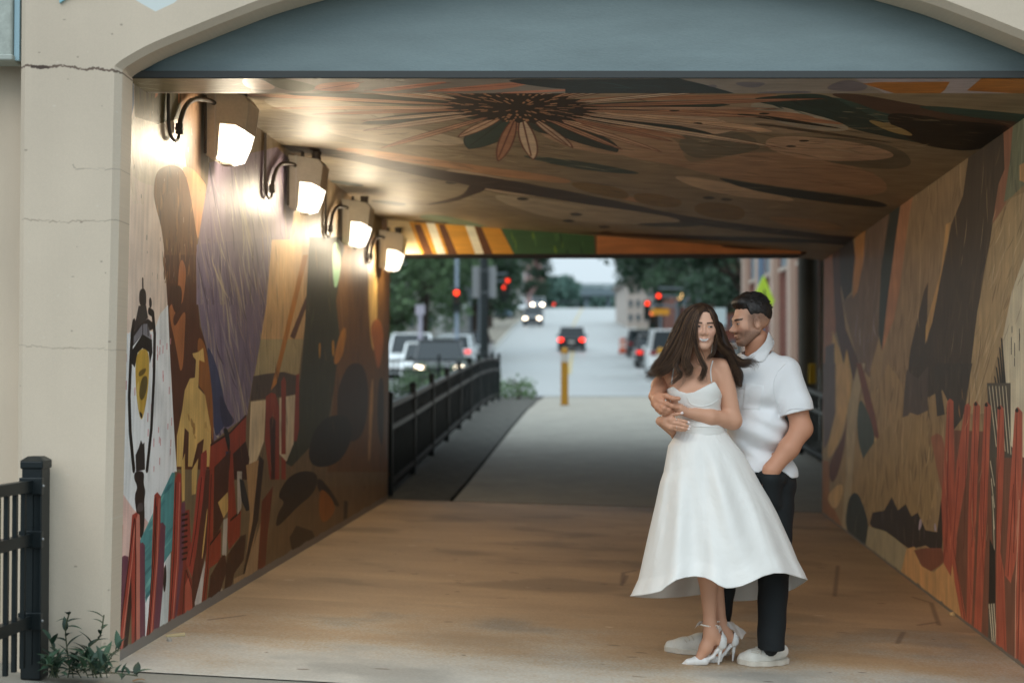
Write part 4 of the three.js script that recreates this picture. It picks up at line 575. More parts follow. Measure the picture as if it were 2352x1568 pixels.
/** a car on the ground, nose along +z before turning */
function car(label, color, x, d, turn, o = {}) {
  const c = thing('car', label, 'car', o.group), g = onFloor(x, d, 0.02); c.position.copy(g); c.rotation.order = 'YXZ'; c.rotation.y = turn;
  const slope = Math.atan2(groundY(x, d + 2) - groundY(x, d - 2), 4); c.rotation.x = Math.cos(turn) * slope;
  const paintM = new THREE.MeshPhysicalMaterial({ color, roughness: 0.35, metalness: 0.25, clearcoat: 0.8, clearcoatRoughness: 0.15 });
  const W = o.w ?? 1.84, L = o.l ?? 4.5, h = o.h ?? 1.6, b = h * 0.58, zf = L / 2, zr = -L / 2, van = o.van;
  part(c, 'body', slab([[zr, 0.32], [zr + 0.04, b - 0.05], [zr + 0.12, b], [zf - 1.1, b], [zf - 0.25, b - 0.12], [zf - 0.02, b - 0.3], [zf, 0.4], [zf - 0.1, 0.24], [zf - 0.52, 0.22], [zf - 0.58, 0.5], [zf - 0.86, 0.66], [zf - 1.14, 0.5], [zf - 1.2, 0.22], [zr + 1.2, 0.22], [zr + 1.14, 0.5], [zr + 0.86, 0.66], [zr + 0.58, 0.5], [zr + 0.5, 0.24]], W, 0.07), paintM);
  const cab = van ? [[zr + 0.06, b - 0.06], [zr + 0.14, h], [zf - 1.5, h], [zf - 0.75, b - 0.06]] : [[zr + 0.08, b - 0.06], [zr + 0.5, h - 0.06], [zr + 0.75, h], [zf - 2.1, h], [zf - 1.85, h - 0.06], [zf - 0.95, b - 0.06]];
  const glass = part(c, 'windows', taper(slab(cab, W - 0.16, 0.05), b, h, 0.82, 0.97), glassM);
  const roof = cab.filter((p) => p[1] > b).map((p) => [p[0], p[1] + 0.012]); const z0 = Math.min(...roof.map((p) => p[0])), z1 = Math.max(...roof.map((p) => p[0]));
  part(c, 'roof', box((W - 0.16) * 0.83, 0.07, (z1 - z0) * 0.97, 0, h - 0.01, (z0 + z1) / 2, 0.03), paintM);
  for (const s of [-1, 1]) {
    for (const [za, zb] of van ? [[zr + 0.1, zr + 0.14], [zf - 0.8, zf - 1.5]] : [[zr + 0.1, zr + 0.62], [zf - 0.97, zf - 1.95], [0, -0.05]]) part(c, 'pillar', bar(V3(s * (W / 2 - 0.085), b - 0.02, za), V3(s * (W / 2 - 0.085) * 0.84, h - 0.02, zb * 0.985), 0.07, 0.07), paintM);
    for (const z of [zf - 0.86, zr + 0.86]) { const wl = part(c, 'wheel', new THREE.CylinderGeometry(0.33, 0.33, 0.22, 22).rotateZ(Math.PI / 2).translate(s * (W / 2 - 0.12), 0.33, z), tyreM); part(wl, 'rim', new THREE.CylinderGeometry(0.2, 0.21, 0.03, 14).rotateZ(Math.PI / 2).translate(s * (W / 2 - 0.004), 0.33, z), rimM); }
    part(c, 'mirror', box(0.16, 0.13, 0.1, s * (W / 2 + 0.07), b + 0.05, zf - 1.35, 0.03), paintM);
    part(c, 'headlight', box(0.34, 0.15, 0.12, s * (W / 2 - 0.27), b - 0.27, zf - 0.06, 0.04), o.head ? whiteOn(o.head) : lensOff);
    part(c, 'tail_light', box(0.3, 0.17, 0.1, s * (W / 2 - 0.2), b - 0.13, zr + 0.03, 0.03), o.tail ? redOn(o.tail) : redOff);
  }
  part(c, 'grille', box(0.8, 0.16, 0.06, 0, b - 0.33, zf - 0.015, 0.02), std(0x1c1e20, 0.5)); part(c, 'bumper', box(W * 0.94, 0.16, 0.14, 0, 0.38, zf - 0.02, 0.05), std(0x303234, 0.6)); part(c, 'bumper', box(W * 0.94, 0.18, 0.14, 0, 0.42, zr + 0.02, 0.05), std(0x303234, 0.6));
  part(c, 'number_plate', box(0.4, 0.14, 0.02, 0, b - 0.28, zr - 0.012), std(0xd9d9d4, 0.5));
  return c;
}
const away = Math.PI - 0.06, toUs = -0.06;
car('black car driving uphill with red brake lights on', 0x11161a, px(1314, 800, 97).x, 97, away, { tail: 6, h: 1.62 });
car('dark oncoming car with bright twin headlights on the hill', 0x2a3138, px(1225, 740, 134).x, 134, toUs, { head: 9, h: 1.66 });
car('distant car at the crest with a dazzling headlight', 0x9aa4aa, px(1236, 712, 192).x, 192, toUs, { head: 24 });
car('blue car on the hill beside the pale distant car', 0x1f5d84, px(1159, 726, 150).x, 150, toUs, { h: 1.5 });
car('pale distant car parked behind the blue car', 0xd5dadb, px(1192, 716, 170).x, 170, toUs, {});
car('dark car with lit headlights behind the crossing fence', 0x15191c, px(1010, 880, 51).x, 51, 0.05, { head: 9, h: 1.66, w: 1.9 });
car('white sport utility car with dark grille under the left trees', 0xf2f7f8, px(945, 840, 60).x, 60, 0.05, { h: 1.85, w: 1.95 });
car('silver car parked behind the white sport utility car', 0xdde6e8, px(1012, 800, 68).x, 68, 0.1, { head: 3 });
car('pale silver car with red tail lights near the black lamp post', 0xe4ecee, px(1052, 800, 75).x, 75, away, { tail: 1.5 });
car('dark car half hidden behind the black lamp post', 0x252b30, px(1092, 790, 82).x, 82, away, {});
car('white van parked at the kerb behind the woman', 0xf0f5f6, 6.85, 62, away, { van: true, h: 2.0, w: 1.96, l: 4.9, group: 'cars parked along the right kerb' });
car('black car with red tail lamp parked ahead of the white van', 0x14181b, 7.3, 74, away, { tail: 1.2, group: 'cars parked along the right kerb' });
car('black car with reflective side parked beside the orange barrel', 0x1b2126, 8.0, 88, away, { group: 'cars parked along the right kerb' });
{ const b = thing('traffic_barrel', 'orange traffic barrel standing by the parked black car', 'barrel'), x = px(1432, 800, 92).x; b.position.copy(onFloor(x, 92, 0.02)); part(b, 'drum', new THREE.LatheGeometry([[0, 0], [0.34, 0], [0.34, 0.08], [0.29, 0.1], [0.25, 0.85], [0.2, 0.95], [0, 0.97]].map((p) => new THREE.Vector2(...p)), 20), std(0xc9532a, 0.6)); part(b, 'stripe', cyl(0.285, 0.27, 0.14, 0, 0.35, 0, 20), std(0xd8d4cc, 0.5)); part(b, 'stripe', cyl(0.268, 0.262, 0.12, 0, 0.62, 0, 20), std(0xd8d4cc, 0.5)); }
car('white car parked in the row behind the dark headlight car', 0xf0f4f4, px(975, 830, 57).x, 57, 0.05, { h: 1.5 });
car('silver hatchback in the row under the large left tree', 0xcfd8da, px(925, 820, 66).x, 67, 0.1, { h: 1.55 });
// ---------------------------------------------------------------- lamp post, signs, signals
{ const d = 37, x = px(1112, 800, d).x, L = thing('lamp_post', 'thick black lamp post with flared base and the back of a sign', 'lamp post'); L.position.copy(onFloor(x, d));
  part(L, 'pole', new THREE.LatheGeometry([[0, 0], [0.26, 0], [0.26, 0.12], [0.2, 0.2], [0.18, 0.75], [0.13, 0.95], [0.115, 1.1], [0.095, 6.2], [0, 6.2]].map((p) => new THREE.Vector2(...p)), 20), std(0x0d1a1c, 0.4)); part(L, 'lantern', [cyl(0.1, 0.2, 0.12, 0, 6.2, 0), cyl(0.18, 0.24, 0.5, 0, 6.3, 0), cyl(0.26, 0.04, 0.25, 0, 6.8, 0)], std(0x1a2426, 0.5));
  const sg = part(L, 'sign_panel', box(0.62, 0.82, 0.01, 0, px(0, 647, d).y - L.position.y, 0.11, 0.004).translate(0, 0, -0.24), std(0x8b8f92, 0.5, { metalness: 0.2 }), 'grey back of a rectangular sign'); for (const v of [622, 672]) part(sg, 'clamp', new THREE.TorusGeometry(0.118, 0.012, 6, 18).rotateX(Math.PI / 2).translate(0, px(0, v, d).y - L.position.y, 0), std(0x777b7e, 0.4, { metalness: 0.5 })); }
function signal(label, u, v, d, o = {}) { // red aspect at pixel (u,v)
  const p = px(u, v, d), x = p.x, t = thing('traffic_signal', label, 'traffic signal', o.group), g = onFloor(x + (o.side ?? 0), d); t.position.copy(g);
  const y = p.y - g.y, dx = -(o.side ?? 0), face = std(0x14181a, 0.6);
  part(t, 'pole', cyl(0.09, 0.07, Math.max(y + 0.6, o.tall ?? 0), 0, 0, 0, 14), std(o.pole ?? 0x59636a, 0.5));
  if (o.side) part(t, 'arm', tube([[0, y + 0.35, 0], [dx, y + 0.4, 0]], 0.05, 8, 4), std(0x59636a, 0.5));
  part(t, 'housing', box(0.34, 1.0, 0.2, dx, y - 0.32, 0.12, 0.03), face);
  ['red_lens', 'amber_lens', 'green_lens'].forEach((n, k) => { const l = part(t, n, new THREE.CylinderGeometry(0.1, 0.1, 0.03, 20).rotateX(Math.PI / 2).translate(dx, y - k * 0.32, 0.23), k ? std(k === 1 ? 0x3a2c10 : 0x10301e, 0.3) : new THREE.MeshStandardMaterial({ color: 0x6a1008, emissive: o.hue ?? 0xff3a1c, emissiveIntensity: o.k ?? 9 })); part(l, 'visor', new THREE.CylinderGeometry(0.145, 0.145, 0.16, 18, 1, true, 0.5 * Math.PI, Math.PI).rotateX(Math.PI / 2).translate(dx, y - k * 0.32, 0.3), new THREE.MeshStandardMaterial({ color: 0x14181a, side: THREE.DoubleSide })); });
}
signal('red traffic signal on a tall grey pole by the left trees', 1049, 673, 62, { k: 4, tall: 9, pole: 0x8a98a8 });
signal('red traffic signal hung higher beyond the black lamp post', 1166, 645, 80, { k: 2.4, side: -1.6, group: 'red signals on the hill' });
signal('red traffic signal hung lower beyond the black lamp post', 1158, 660, 84, { k: 2.4, side: -2.0, group: 'red signals on the hill' });
signal('small red traffic signal at the crest of the road', 1272, 699, 205, { k: 6, side: 3.4 });
signal('upper red traffic signal under the right trees', 1512, 680, 70, { k: 3, side: 1.4 });
signal('lower red traffic signal under the right trees', 1486, 697, 72, { k: 3, side: 2.6 });
signal('glowing orange signal beside the orange sign', 1498, 720, 69, { k: 2.5, hue: 0xff7a4a, side: 1.2 });
function postSign(name, label, u, vTop, vBot, d, w, h, mat, postMat, o = {}) {
  const x = px(u, vTop, d).x, g = onFloor(x, d), t = thing(name, label, 'sign'); t.position.copy(g); t.rotation.y = o.turn ?? 0;
  const yc = (px(u, vTop, d).y + px(u, vBot, d).y) / 2 - g.y;
  part(t, 'post', cyl(o.r ?? 0.04, o.r ?? 0.04, o.tall ?? yc + h / 2, 0, 0, -0.03, 12), postMat);
  const pl = part(t, 'panel', o.diamond ? (() => { const b = new RoundedBoxGeometry(w, w, 0.01, 2, 0.004); b.rotateZ(Math.PI / 4); b.translate(0, yc, 0.02); return b; })() : box(w, h, 0.012, 0, yc, 0.02, 0.004), mat);
  return [t, pl, yc];
}
const greyPost = std(0x77808a, 0.5);
postSign('street_sign', 'pale blank rectangular sign on a post between the two people', 1654, 707, 747, 44, 0.38, 0.54, std(0xb9ccd0, 0.5), std(0x8a7f90, 0.5));
postSign('construction_sign', 'orange sign board under the right trees', 1517, 709, 723, 68, 0.85, 0.3, std(0xc98a1e, 0.6), greyPost);
postSign('street_sign', 'slim pale sign post in front of the left trees', 965, 700, 722, 58, 0.36, 0.4, std(0xa9a6b2, 0.5), std(0x9a97a4, 0.5), { r: 0.09 });
{ const [t, pl, yc] = postSign('crossing_sign', 'fluorescent yellow-green diamond crossing sign on a blue-grey post', 1752, 637, 740, 25, 0.62, 0.62, std(0xb6d320, 0.5), std(0x60748a, 0.5), { diamond: true, turn: 0.95, r: 0.055, tall: 6 });
  const k = std(0x15180f, 0.6), fig = part(pl, 'walking_figure', [new THREE.CircleGeometry(0.035, 14).translate(0.02, yc + 0.15, 0.031), new THREE.PlaneGeometry(0.07, 0.14).translate(0.01, yc + 0.04, 0.031), new THREE.PlaneGeometry(0.035, 0.18).rotateZ(-0.4).translate(-0.03, yc - 0.1, 0.031), new THREE.PlaneGeometry(0.035, 0.18).rotateZ(0.4).translate(0.05, yc - 0.1, 0.031), new THREE.PlaneGeometry(0.03, 0.14).rotateZ(0.9).translate(0.075, yc + 0.05, 0.031), new THREE.PlaneGeometry(0.03, 0.12).rotateZ(-0.9).translate(-0.05, yc + 0.04, 0.031)], k); }
{ const d = 66, p = px(1563, 680, d), t = thing('street_lamp', 'old style street lamp with a small lit globe under the right trees', 'street lamp'), g = onFloor(p.x, d); t.position.copy(g); const y = p.y - g.y; part(t, 'pole', cyl(0.09, 0.06, y - 0.2, 0, 0, 0, 12), std(0x161c1c, 0.5)); part(t, 'collar', cyl(0.07, 0.13, 0.1, 0, y - 0.24, 0, 12), std(0x161c1c, 0.5)); part(t, 'globe', new THREE.SphereGeometry(0.17, 18, 14).scale(0.8, 1.25, 0.8).translate(0, y, 0), new THREE.MeshStandardMaterial({ color: 0xd8b880, emissive: 0xffc47a, emissiveIntensity: 1.6 })); }
// ---------------------------------------------------------------- buildings
const brickTex = (() => { const c = canvas(512, 512), g = c.getContext('2d'); g.fillStyle = '#b0a79c'; g.fillRect(0, 0, 512, 512); for (let j = 0; j < 32; j++) for (let i = -1; i < 17; i++) { const k = rr(0.8, 1.12); g.fillStyle = `rgb(${150 * k},${96 * k},${78 * k})`; g.fillRect(i * 32 + (j % 2) * 16, j * 16, 30, 14); } return texOf(c); })();
const brickM = (rx, ry) => std(0xb89488, 0.9, { map: rep(brickTex, rx, ry) });
{ const b = thing('brick_building', 'red brick building with stone piers beside the bridge pier', 'building'); b.position.set(14.5, groundY(8, 40), -44);
  part(b, 'wall', box(12, 9, 16, 0, 4.5, 0), brickM(8, 5)); part(b, 'roof', box(12.4, 0.4, 16.4, 0, 9.2, 0), std(0x6b6660, 0.9));
  for (let k = 0; k < 6; k++) part(b, 'pier', box(0.22, 9, 0.5, -6.1, 4.5, -7 + k * 2.8), std(0xb49d8e, 0.9)); for (let k = 0; k < 5; k++) { const w = part(b, 'window', box(0.06, 1.5, 1.1, -6.02, 4.6, -5.6 + k * 2.8), std(0x6f7f88, 0.3)); part(w, 'sill', box(0.16, 0.1, 1.3, -6.06, 3.82, -5.6 + k * 2.8), std(0xb8a89a, 0.9)); } part(b, 'plinth', box(0.12, 0.7, 16.1, -6.05, 0.35, 0), std(0x9a948c, 0.9)); }
function block(label, u0, u1, vTop, d, depth, color, rows, cols, mat) {
  const x0 = px(u0, 700, d).x, x1 = px(u1, 700, d).x, y0 = groundY((x0 + x1) / 2, d) - 1, y1 = px(0, vTop, d).y, w = x1 - x0, h = y1 - y0, b = thing('building', label, 'building'); b.position.set((x0 + x1) / 2, y0, -d - depth / 2);
  part(b, 'wall', box(w, h, depth, 0, h / 2, 0), mat ?? std(color, 0.9)); part(b, 'roof', box(w + 0.6, 0.5, depth + 0.6, 0, h + 0.25, 0), std(0x77736e, 0.9));
  const wm = std(0x4b5960, 0.25), ww = w / cols * 0.5, wh = h / rows * 0.5; for (let j = 0; j < rows; j++) for (let i = 0; i < cols; i++) { const wd = part(b, 'window', box(ww, wh, 0.08, (i + 0.5) / cols * w - w / 2, (j + 0.55) / rows * h, depth / 2 + 0.03), wm); part(wd, 'sill', box(ww * 1.15, wh * 0.08, 0.2, (i + 0.5) / cols * w - w / 2, (j + 0.55) / rows * h - wh * 0.54, depth / 2 + 0.05), std(0xb8b4ac, 0.9)); }
}
block('tall pinkish brick tower beyond the crest of the hill', 1206, 1250, 520, 330, 14, 0xb08a86, 12, 4);
block('pale low building behind the left trees', 890, 1000, 640, 96, 12, 0xa8aaa6, 3, 5);
block('pale storefront building behind the parked cars on the hill', 1096, 1190, 655, 150, 14, 0xb6b6b0, 3, 6);
block('grey apartment building at the top of the street behind red signals', 1150, 1204, 585, 230, 14, 0x9fa3a3, 6, 4);
block('brown brick building behind the right trees', 1560, 1712, 560, 104, 16, 0x8a6a60, 5, 8, brickM(10, 8));
block('pale stone building beyond the white van', 1440, 1562, 650, 128, 14, 0xb4aaa2, 4, 7);
{ const b = thing('overpass', 'grey overpass spanning the road beyond the crest', 'overpass'), d = 300, y = px(0, 672, d).y, xa = px(1335, 700, d).x, xb = px(1460, 700, d).x; b.position.set((xa + xb) / 2, y, -d); part(b, 'deck', box(xb - xa, 1.6, 6, 0, 0, 0), std(0x6f8088, 0.9)); part(b, 'railing', box(xb - xa, 0.7, 0.2, 0, 1.4, 2.8), std(0x93a2a8, 0.8)); for (const k of [-0.4, 0, 0.4]) part(b, 'pier', box(0.8, 10, 3, k * (xb - xa), -5.6, 0), std(0x6f8088, 0.9)); }
// ---------------------------------------------------------------- trees
const leafMats = [0x3d5a40, 0x5a7550, 0x33503a, 0x67835a].map((c) => new THREE.MeshPhysicalMaterial({ color: c, roughness: 0.85, side: THREE.DoubleSide, transmission: 0.25, thickness: 0 }));
const leafShape = (() => { const g = new THREE.BufferGeometry(); g.setAttribute('position', new THREE.Float32BufferAttribute([0, 0, 0, 0.32, 0.5, 0.05, 0, 1, 0, -0.32, 0.5, 0.05], 3)); g.setIndex([0, 1, 2, 0, 2, 3]); return g; })();
function leaves(n, size, place) { // merged leaf faces
  const P = new Float32Array(n * 12), I = [], v = V3(), q = new THREE.Quaternion(), e = new THREE.Euler(), src = leafShape.attributes.position;
  for (let k = 0; k < n; k++) { const p = place(k), s = size * rr(0.6, 1.4); e.set(rr(-3, 3), rr(-3, 3), rr(-3, 3)); q.setFromEuler(e); for (let i = 0; i < 4; i++) { v.fromBufferAttribute(src, i).multiplyScalar(s).applyQuaternion(q).add(p); P.set([v.x, v.y, v.z], k * 12 + i * 3); } I.push(k * 4, k * 4 + 1, k * 4 + 2, k * 4, k * 4 + 2, k * 4 + 3); }
  const g = new THREE.BufferGeometry(); g.setAttribute('position', new THREE.BufferAttribute(P, 3)); g.setIndex(I); g.computeVertexNormals(); return g;
}
function tree(label, x, d, H, R, base, mat, n = 5200, leaf = 0.3, group) {
  const t = thing('tree', label, 'tree', group); t.position.copy(onFloor(x, d)); const bark = std(0x3a312b, 0.95);
  const limbs = []; part(t, 'trunk', tube([[0, -0.1, 0], [rr(-.1, .1), H * 0.2, rr(-.1, .1)], [rr(-.3, .3), H * 0.55, rr(-.3, .3)], [rr(-.4, .4), H * 0.85, 0]], H * 0.022, 9, 14), bark);
  const cl = []; for (let k = 0; k < 26; k++) { const a = rr(0, 6.283), h = rr(0, 1), r = R * Math.sqrt(Math.max(0.08, Math.sin(Math.PI * (0.12 + h * 0.86)))) * rr(0.35, 0.9); cl.push(V3(Math.cos(a) * r, lerp(base, H * 0.96, h), Math.sin(a) * r)); }
  for (let k = 0; k < 7; k++) limbs.push(tube([[0, H * rr(0.25, 0.5), 0], [cl[k].x * 0.5, cl[k].y * 0.8, cl[k].z * 0.5], [cl[k].x, cl[k].y, cl[k].z]], H * 0.008, 6, 8)); for (const l of limbs) part(t, 'limb', l, bark);
  part(t, 'crown', leaves(n, leaf, () => { const c = cl[Math.floor(rnd() * cl.length)], r = R * 0.34 * Math.cbrt(rnd()), a = rr(0, 6.283), z = rr(-1, 1), s = Math.sqrt(1 - z * z); return V3(c.x + r * s * Math.cos(a), c.y + r * z * 0.8, c.z + r * s * Math.sin(a)); }), mat);
}
const X = (u, d) => px(u, 700, d).x;
tree('large green tree standing beside the tall grey signal pole', X(955, 62), 66, 10, 3.6, 1.6, leafMats[1], 9000, 0.34);
tree('dark green tree behind the black lamp post', X(1085, 86), 90, 11, 3.6, 3.2, leafMats[0], 7000, 0.36);
tree('green tree beyond the red signals on the left side of the hill', X(1125, 125), 126, 12, 3.2, 3.5, leafMats[0], 5000, 0.42);
tree('slim dark tree in front of the pinkish tower', X(1236, 215), 216, 11, 2.6, 2, leafMats[2], 3500, 0.5);
tree('small tree at the edge of the underpass by the left building', X(885, 72), 80, 9, 3.0, 1.6, leafMats[3], 6000, 0.34);
tree('broad dark tree arching over the road on the right', X(1520, 84), 86, 12.5, 4.4, 4.4, leafMats[2], 11000, 0.36);
tree('dark tree behind the lit street lamp', X(1620, 76), 80, 11, 3.7, 3.6, leafMats[0], 9000, 0.36);
tree('dark tree in front of the brown brick building', X(1690, 60), 58, 9.5, 3.3, 3.0, leafMats[2], 9000, 0.3);
tree('leafy tree further up the right kerb', X(1496, 130), 132, 12, 4, 4, leafMats[0], 6000, 0.42);
{ // far-off wood that closes the view
  const g = []; const m = new THREE.Mesh(leaves(26000, 1.5, () => { const k = rnd(), d = rr(330, 420), u = lerp(1180, 1420, k), top = 668 + 14 * fbm(k * 9, 2) - 26 * smooth(0.18, 0.34, k) * (1 - smooth(0.5, 0.72, k)), p = px(u, top, d), y0 = 2; return V3(p.x, lerp(y0, p.y, Math.sqrt(rnd())), -d); }), std(0x5c7b72, 0.9, { side: THREE.DoubleSide })); m.name = 'distant_wood'; m.userData = { kind: 'stuff', label: 'hazy green wood beyond the crest of the hill', category: 'wood' }; scene.add(m); }
function shrub(label, u, v, d, R, n, mat) { const p = px(u, v, d), t = thing('shrub', label, 'shrub'); t.position.copy(onFloor(p.x, d)); for (let k = 0; k < 5; k++) part(t, 'stem', tube([[0, 0, 0], [rr(-.3, .3) * R, R * 0.5, rr(-.3, .3) * R], [rr(-.8, .8) * R, R * rr(0.8, 1.2), rr(-.6, .6) * R]], 0.012, 5, 8), std(0x4a4034, 0.9)); part(t, 'foliage', leaves(n, 0.09, () => { const a = rr(0, 6.28), z = rnd(), r = Math.cbrt(rnd()) * R; return V3(Math.cos(a) * r, 0.05 + z * R * 1.25 * (1.1 - r / R * 0.5), Math.sin(a) * r); }), mat); }
shrub('low weedy shrub at the end of the ramp fence', 1190, 915, 32.2, 0.42, 500, leafMats[3]);
shrub('bushy shrub in front of the dark car headlights', 985, 860, 37, 0.75, 1100, leafMats[1]);
shrub('small shrub between the black lamp post and the dark car', 1080, 860, 36, 0.8, 1000, leafMats[3]);
shrub('low shrub behind the crossing fence by the underpass wall', 925, 895, 34.4, 0.4, 500, leafMats[1]);
// ---------------------------------------------------------------- weed at the foot of the pillar, litter
{
  const base = onGround(175, 1546, 3, 8), W = thing('weed', 'leafy green weed growing at the foot of the cream pillar', 'weed'); W.position.copy(base);
  const lm = [0x24402f, 0x2f4f38, 0x1d3629, 0x3a5a40].map((c) => new THREE.MeshPhysicalMaterial({ color: c, roughness: 0.55, side: THREE.DoubleSide, transmission: 0.15, thickness: 0 })), stemM = std(0x4a5038, 0.8);
  const lg = sheet((s, t) => { const w = 0.5 * Math.sin(Math.PI * Math.pow(t, 0.75)) * 0.36, x = (s - 0.5) * 2 * w; return V3(x, t, 0.35 * Math.abs(x) - 0.35 * t * t); }, 2, 6);
  const dirs = []; let nl = 0;
  const stem = (pts, r, sparse) => { const c = new THREE.CatmullRomCurve3(pts.map((p) => V3(...p))); part(W, 'stem', new THREE.TubeGeometry(c, 14, r, 5), stemM); const L = c.getLength(), n = Math.max(3, Math.round(L / (sparse ?? 0.026))); for (let k = 0; k < n; k++) { const t = 0.15 + 0.85 * (k + 0.5) / n, p = c.getPoint(t), m = part(W, 'leaf', lg, lm[Math.floor(rnd() * 4)]); nl++; const sz = rr(0.042, 0.08) * (k > n - 3 ? 1.1 : 1); m.position.copy(p); m.rotation.set(rr(-1.5, -0.2), 0, 0); m.rotation.order = 'YXZ'; m.rotation.y = rr(0, 6.28); m.scale.setScalar(sz); } };
  const at = (u, v, d) => { const p = px(u, v, d).sub(base); return [p.x, p.y, p.z]; };
  stem([at(160, 1540, 5.85), at(152, 1480, 5.84), at(150, 1440, 5.83), at(158, 1408, 5.82)], 0.003); stem([at(185, 1540, 5.86), at(200, 1490, 5.84), at(228, 1462, 5.82), at(238, 1412, 5.82)], 0.003); stem([at(170, 1540, 5.8), at(130, 1500, 5.78), at(112, 1466, 5.78)], 0.003); stem([at(190, 1545, 5.8), at(240, 1512, 5.76), at(275, 1488, 5.8)], 0.0025); stem([at(200, 1550, 5.78), at(260, 1545, 5.72), at(316, 1552, 5.74)], 0.0025, 0.02);
  for (let k = 0; k < 18; k++) { const u = rr(105, 260), d = rr(5.6, 5.86); stem([at(u + rr(-10, 10), 1556, d), at(u, rr(1525, 1545), d - 0.02), at(u + rr(-25, 25), rr(1490, 1530), d - 0.03)], 0.0022, 0.014); }
  const lit = (name, label, u, v, geo, m, rot) => { const p = onGround(u, v), o = solo(name, geo, m, label, 'litter'); o.position.copy(p); o.position.y += 0.006; o.rotation.y = rot; };
  lit('paper_scrap', 'crumpled pale paper scrap by the foot of the mural wall', 402, 1462, new THREE.CylinderGeometry(0.008, 0.012, 0.09, 6).rotateZ(Math.PI / 2), std(0xc9b48a, 0.8), 0.5);
  lit('pebble', 'small pebble beside the paper scrap', 388, 1473, new THREE.DodecahedronGeometry(0.014), std(0xb0a89c, 0.9), 0.3);
  lit('pebble', 'small pale pebble by the right mural wall', 2188, 1414, new THREE.DodecahedronGeometry(0.02), std(0xc9a876, 0.9), 1);
  lit('leaf_litter', 'dry leaf lying near the plant in front of the portal', 318, 1566, sheet((s, t) => V3((s - 0.5) * 0.05, 0.006 * Math.sin(s * 3), (t - 0.5) * 0.025), 4, 2), std(0x8a6a48, 0.9, { side: THREE.DoubleSide }), 0.4);
}
// ---------------------------------------------------------------- bodies: distance fields meshed smoothly
const smin = (a, b, k) => { const h = Math.max(0, k - Math.abs(a - b)) / k; return Math.min(a, b) - h * h * k * 0.25; };
const cone = (a, b, ra, rb) => { const bx = b.x - a.x, by = b.y - a.y, bz = b.z - a.z, l2 = bx * bx + by * by + bz * bz || 1e-9; return { f: (x, y, z) => { const px_ = x - a.x, py = y - a.y, pz = z - a.z; let t = (px_ * bx + py * by + pz * bz) / l2; t = t < 0 ? 0 : t > 1 ? 1 : t; const ex = px_ - bx * t, ey = py - by * t, ez = pz - bz * t; return Math.sqrt(ex * ex + ey * ey + ez * ez) - (ra + (rb - ra) * t); }, lo: [Math.min(a.x - ra, b.x - rb), Math.min(a.y - ra, b.y - rb), Math.min(a.z - ra, b.z - rb)], hi: [Math.max(a.x + ra, b.x + rb), Math.max(a.y + ra, b.y + rb), Math.max(a.z + ra, b.z + rb)] }; };
const ell = (c, rx, ry, rz, m) => { const q = V3(), inv = m ? m.clone().invert() : null, R = Math.max(rx, ry, rz); return { f: (x, y, z) => { q.set(x - c.x, y - c.y, z - c.z); if (inv) q.applyMatrix4(inv); const k0 = Math.hypot(q.x / rx, q.y / ry, q.z / rz), k1 = Math.hypot(q.x / rx / rx, q.y / ry / ry, q.z / rz / rz); return k1 < 1e-9 ? -Math.min(rx, ry, rz) : k0 * (k0 - 1) / k1; }, lo: [c.x - R, c.y - R, c.z - R], hi: [c.x + R, c.y + R, c.z + R] }; };
function blend(prims, k) { const bb = prims.map((p) => [(p.lo[0] + p.hi[0]) / 2, (p.lo[1] + p.hi[1]) / 2, (p.lo[2] + p.hi[2]) / 2, Math.hypot(p.hi[0] - p.lo[0], p.hi[1] - p.lo[1], p.hi[2] - p.lo[2]) / 2]);
  const f = (x, y, z) => { let d = 1e3; for (let i = 0; i < prims.length; i++) { const b = bb[i], dx = x - b[0], dy = y - b[1], dz = z - b[2], m = d + k + b[3]; if (d < 999 && (m < 0 || dx * dx + dy * dy + dz * dz > m * m)) continue; const e = prims[i].f(x, y, z); d = d > 999 ? e : smin(d, e, k); } return d; }; return { f, lo: [0, 1, 2].map((i) => Math.min(...prims.map((p) => p.lo[i])) - 0.02), hi: [0, 1, 2].map((i) => Math.max(...prims.map((p) => p.hi[i])) + 0.02) }; }
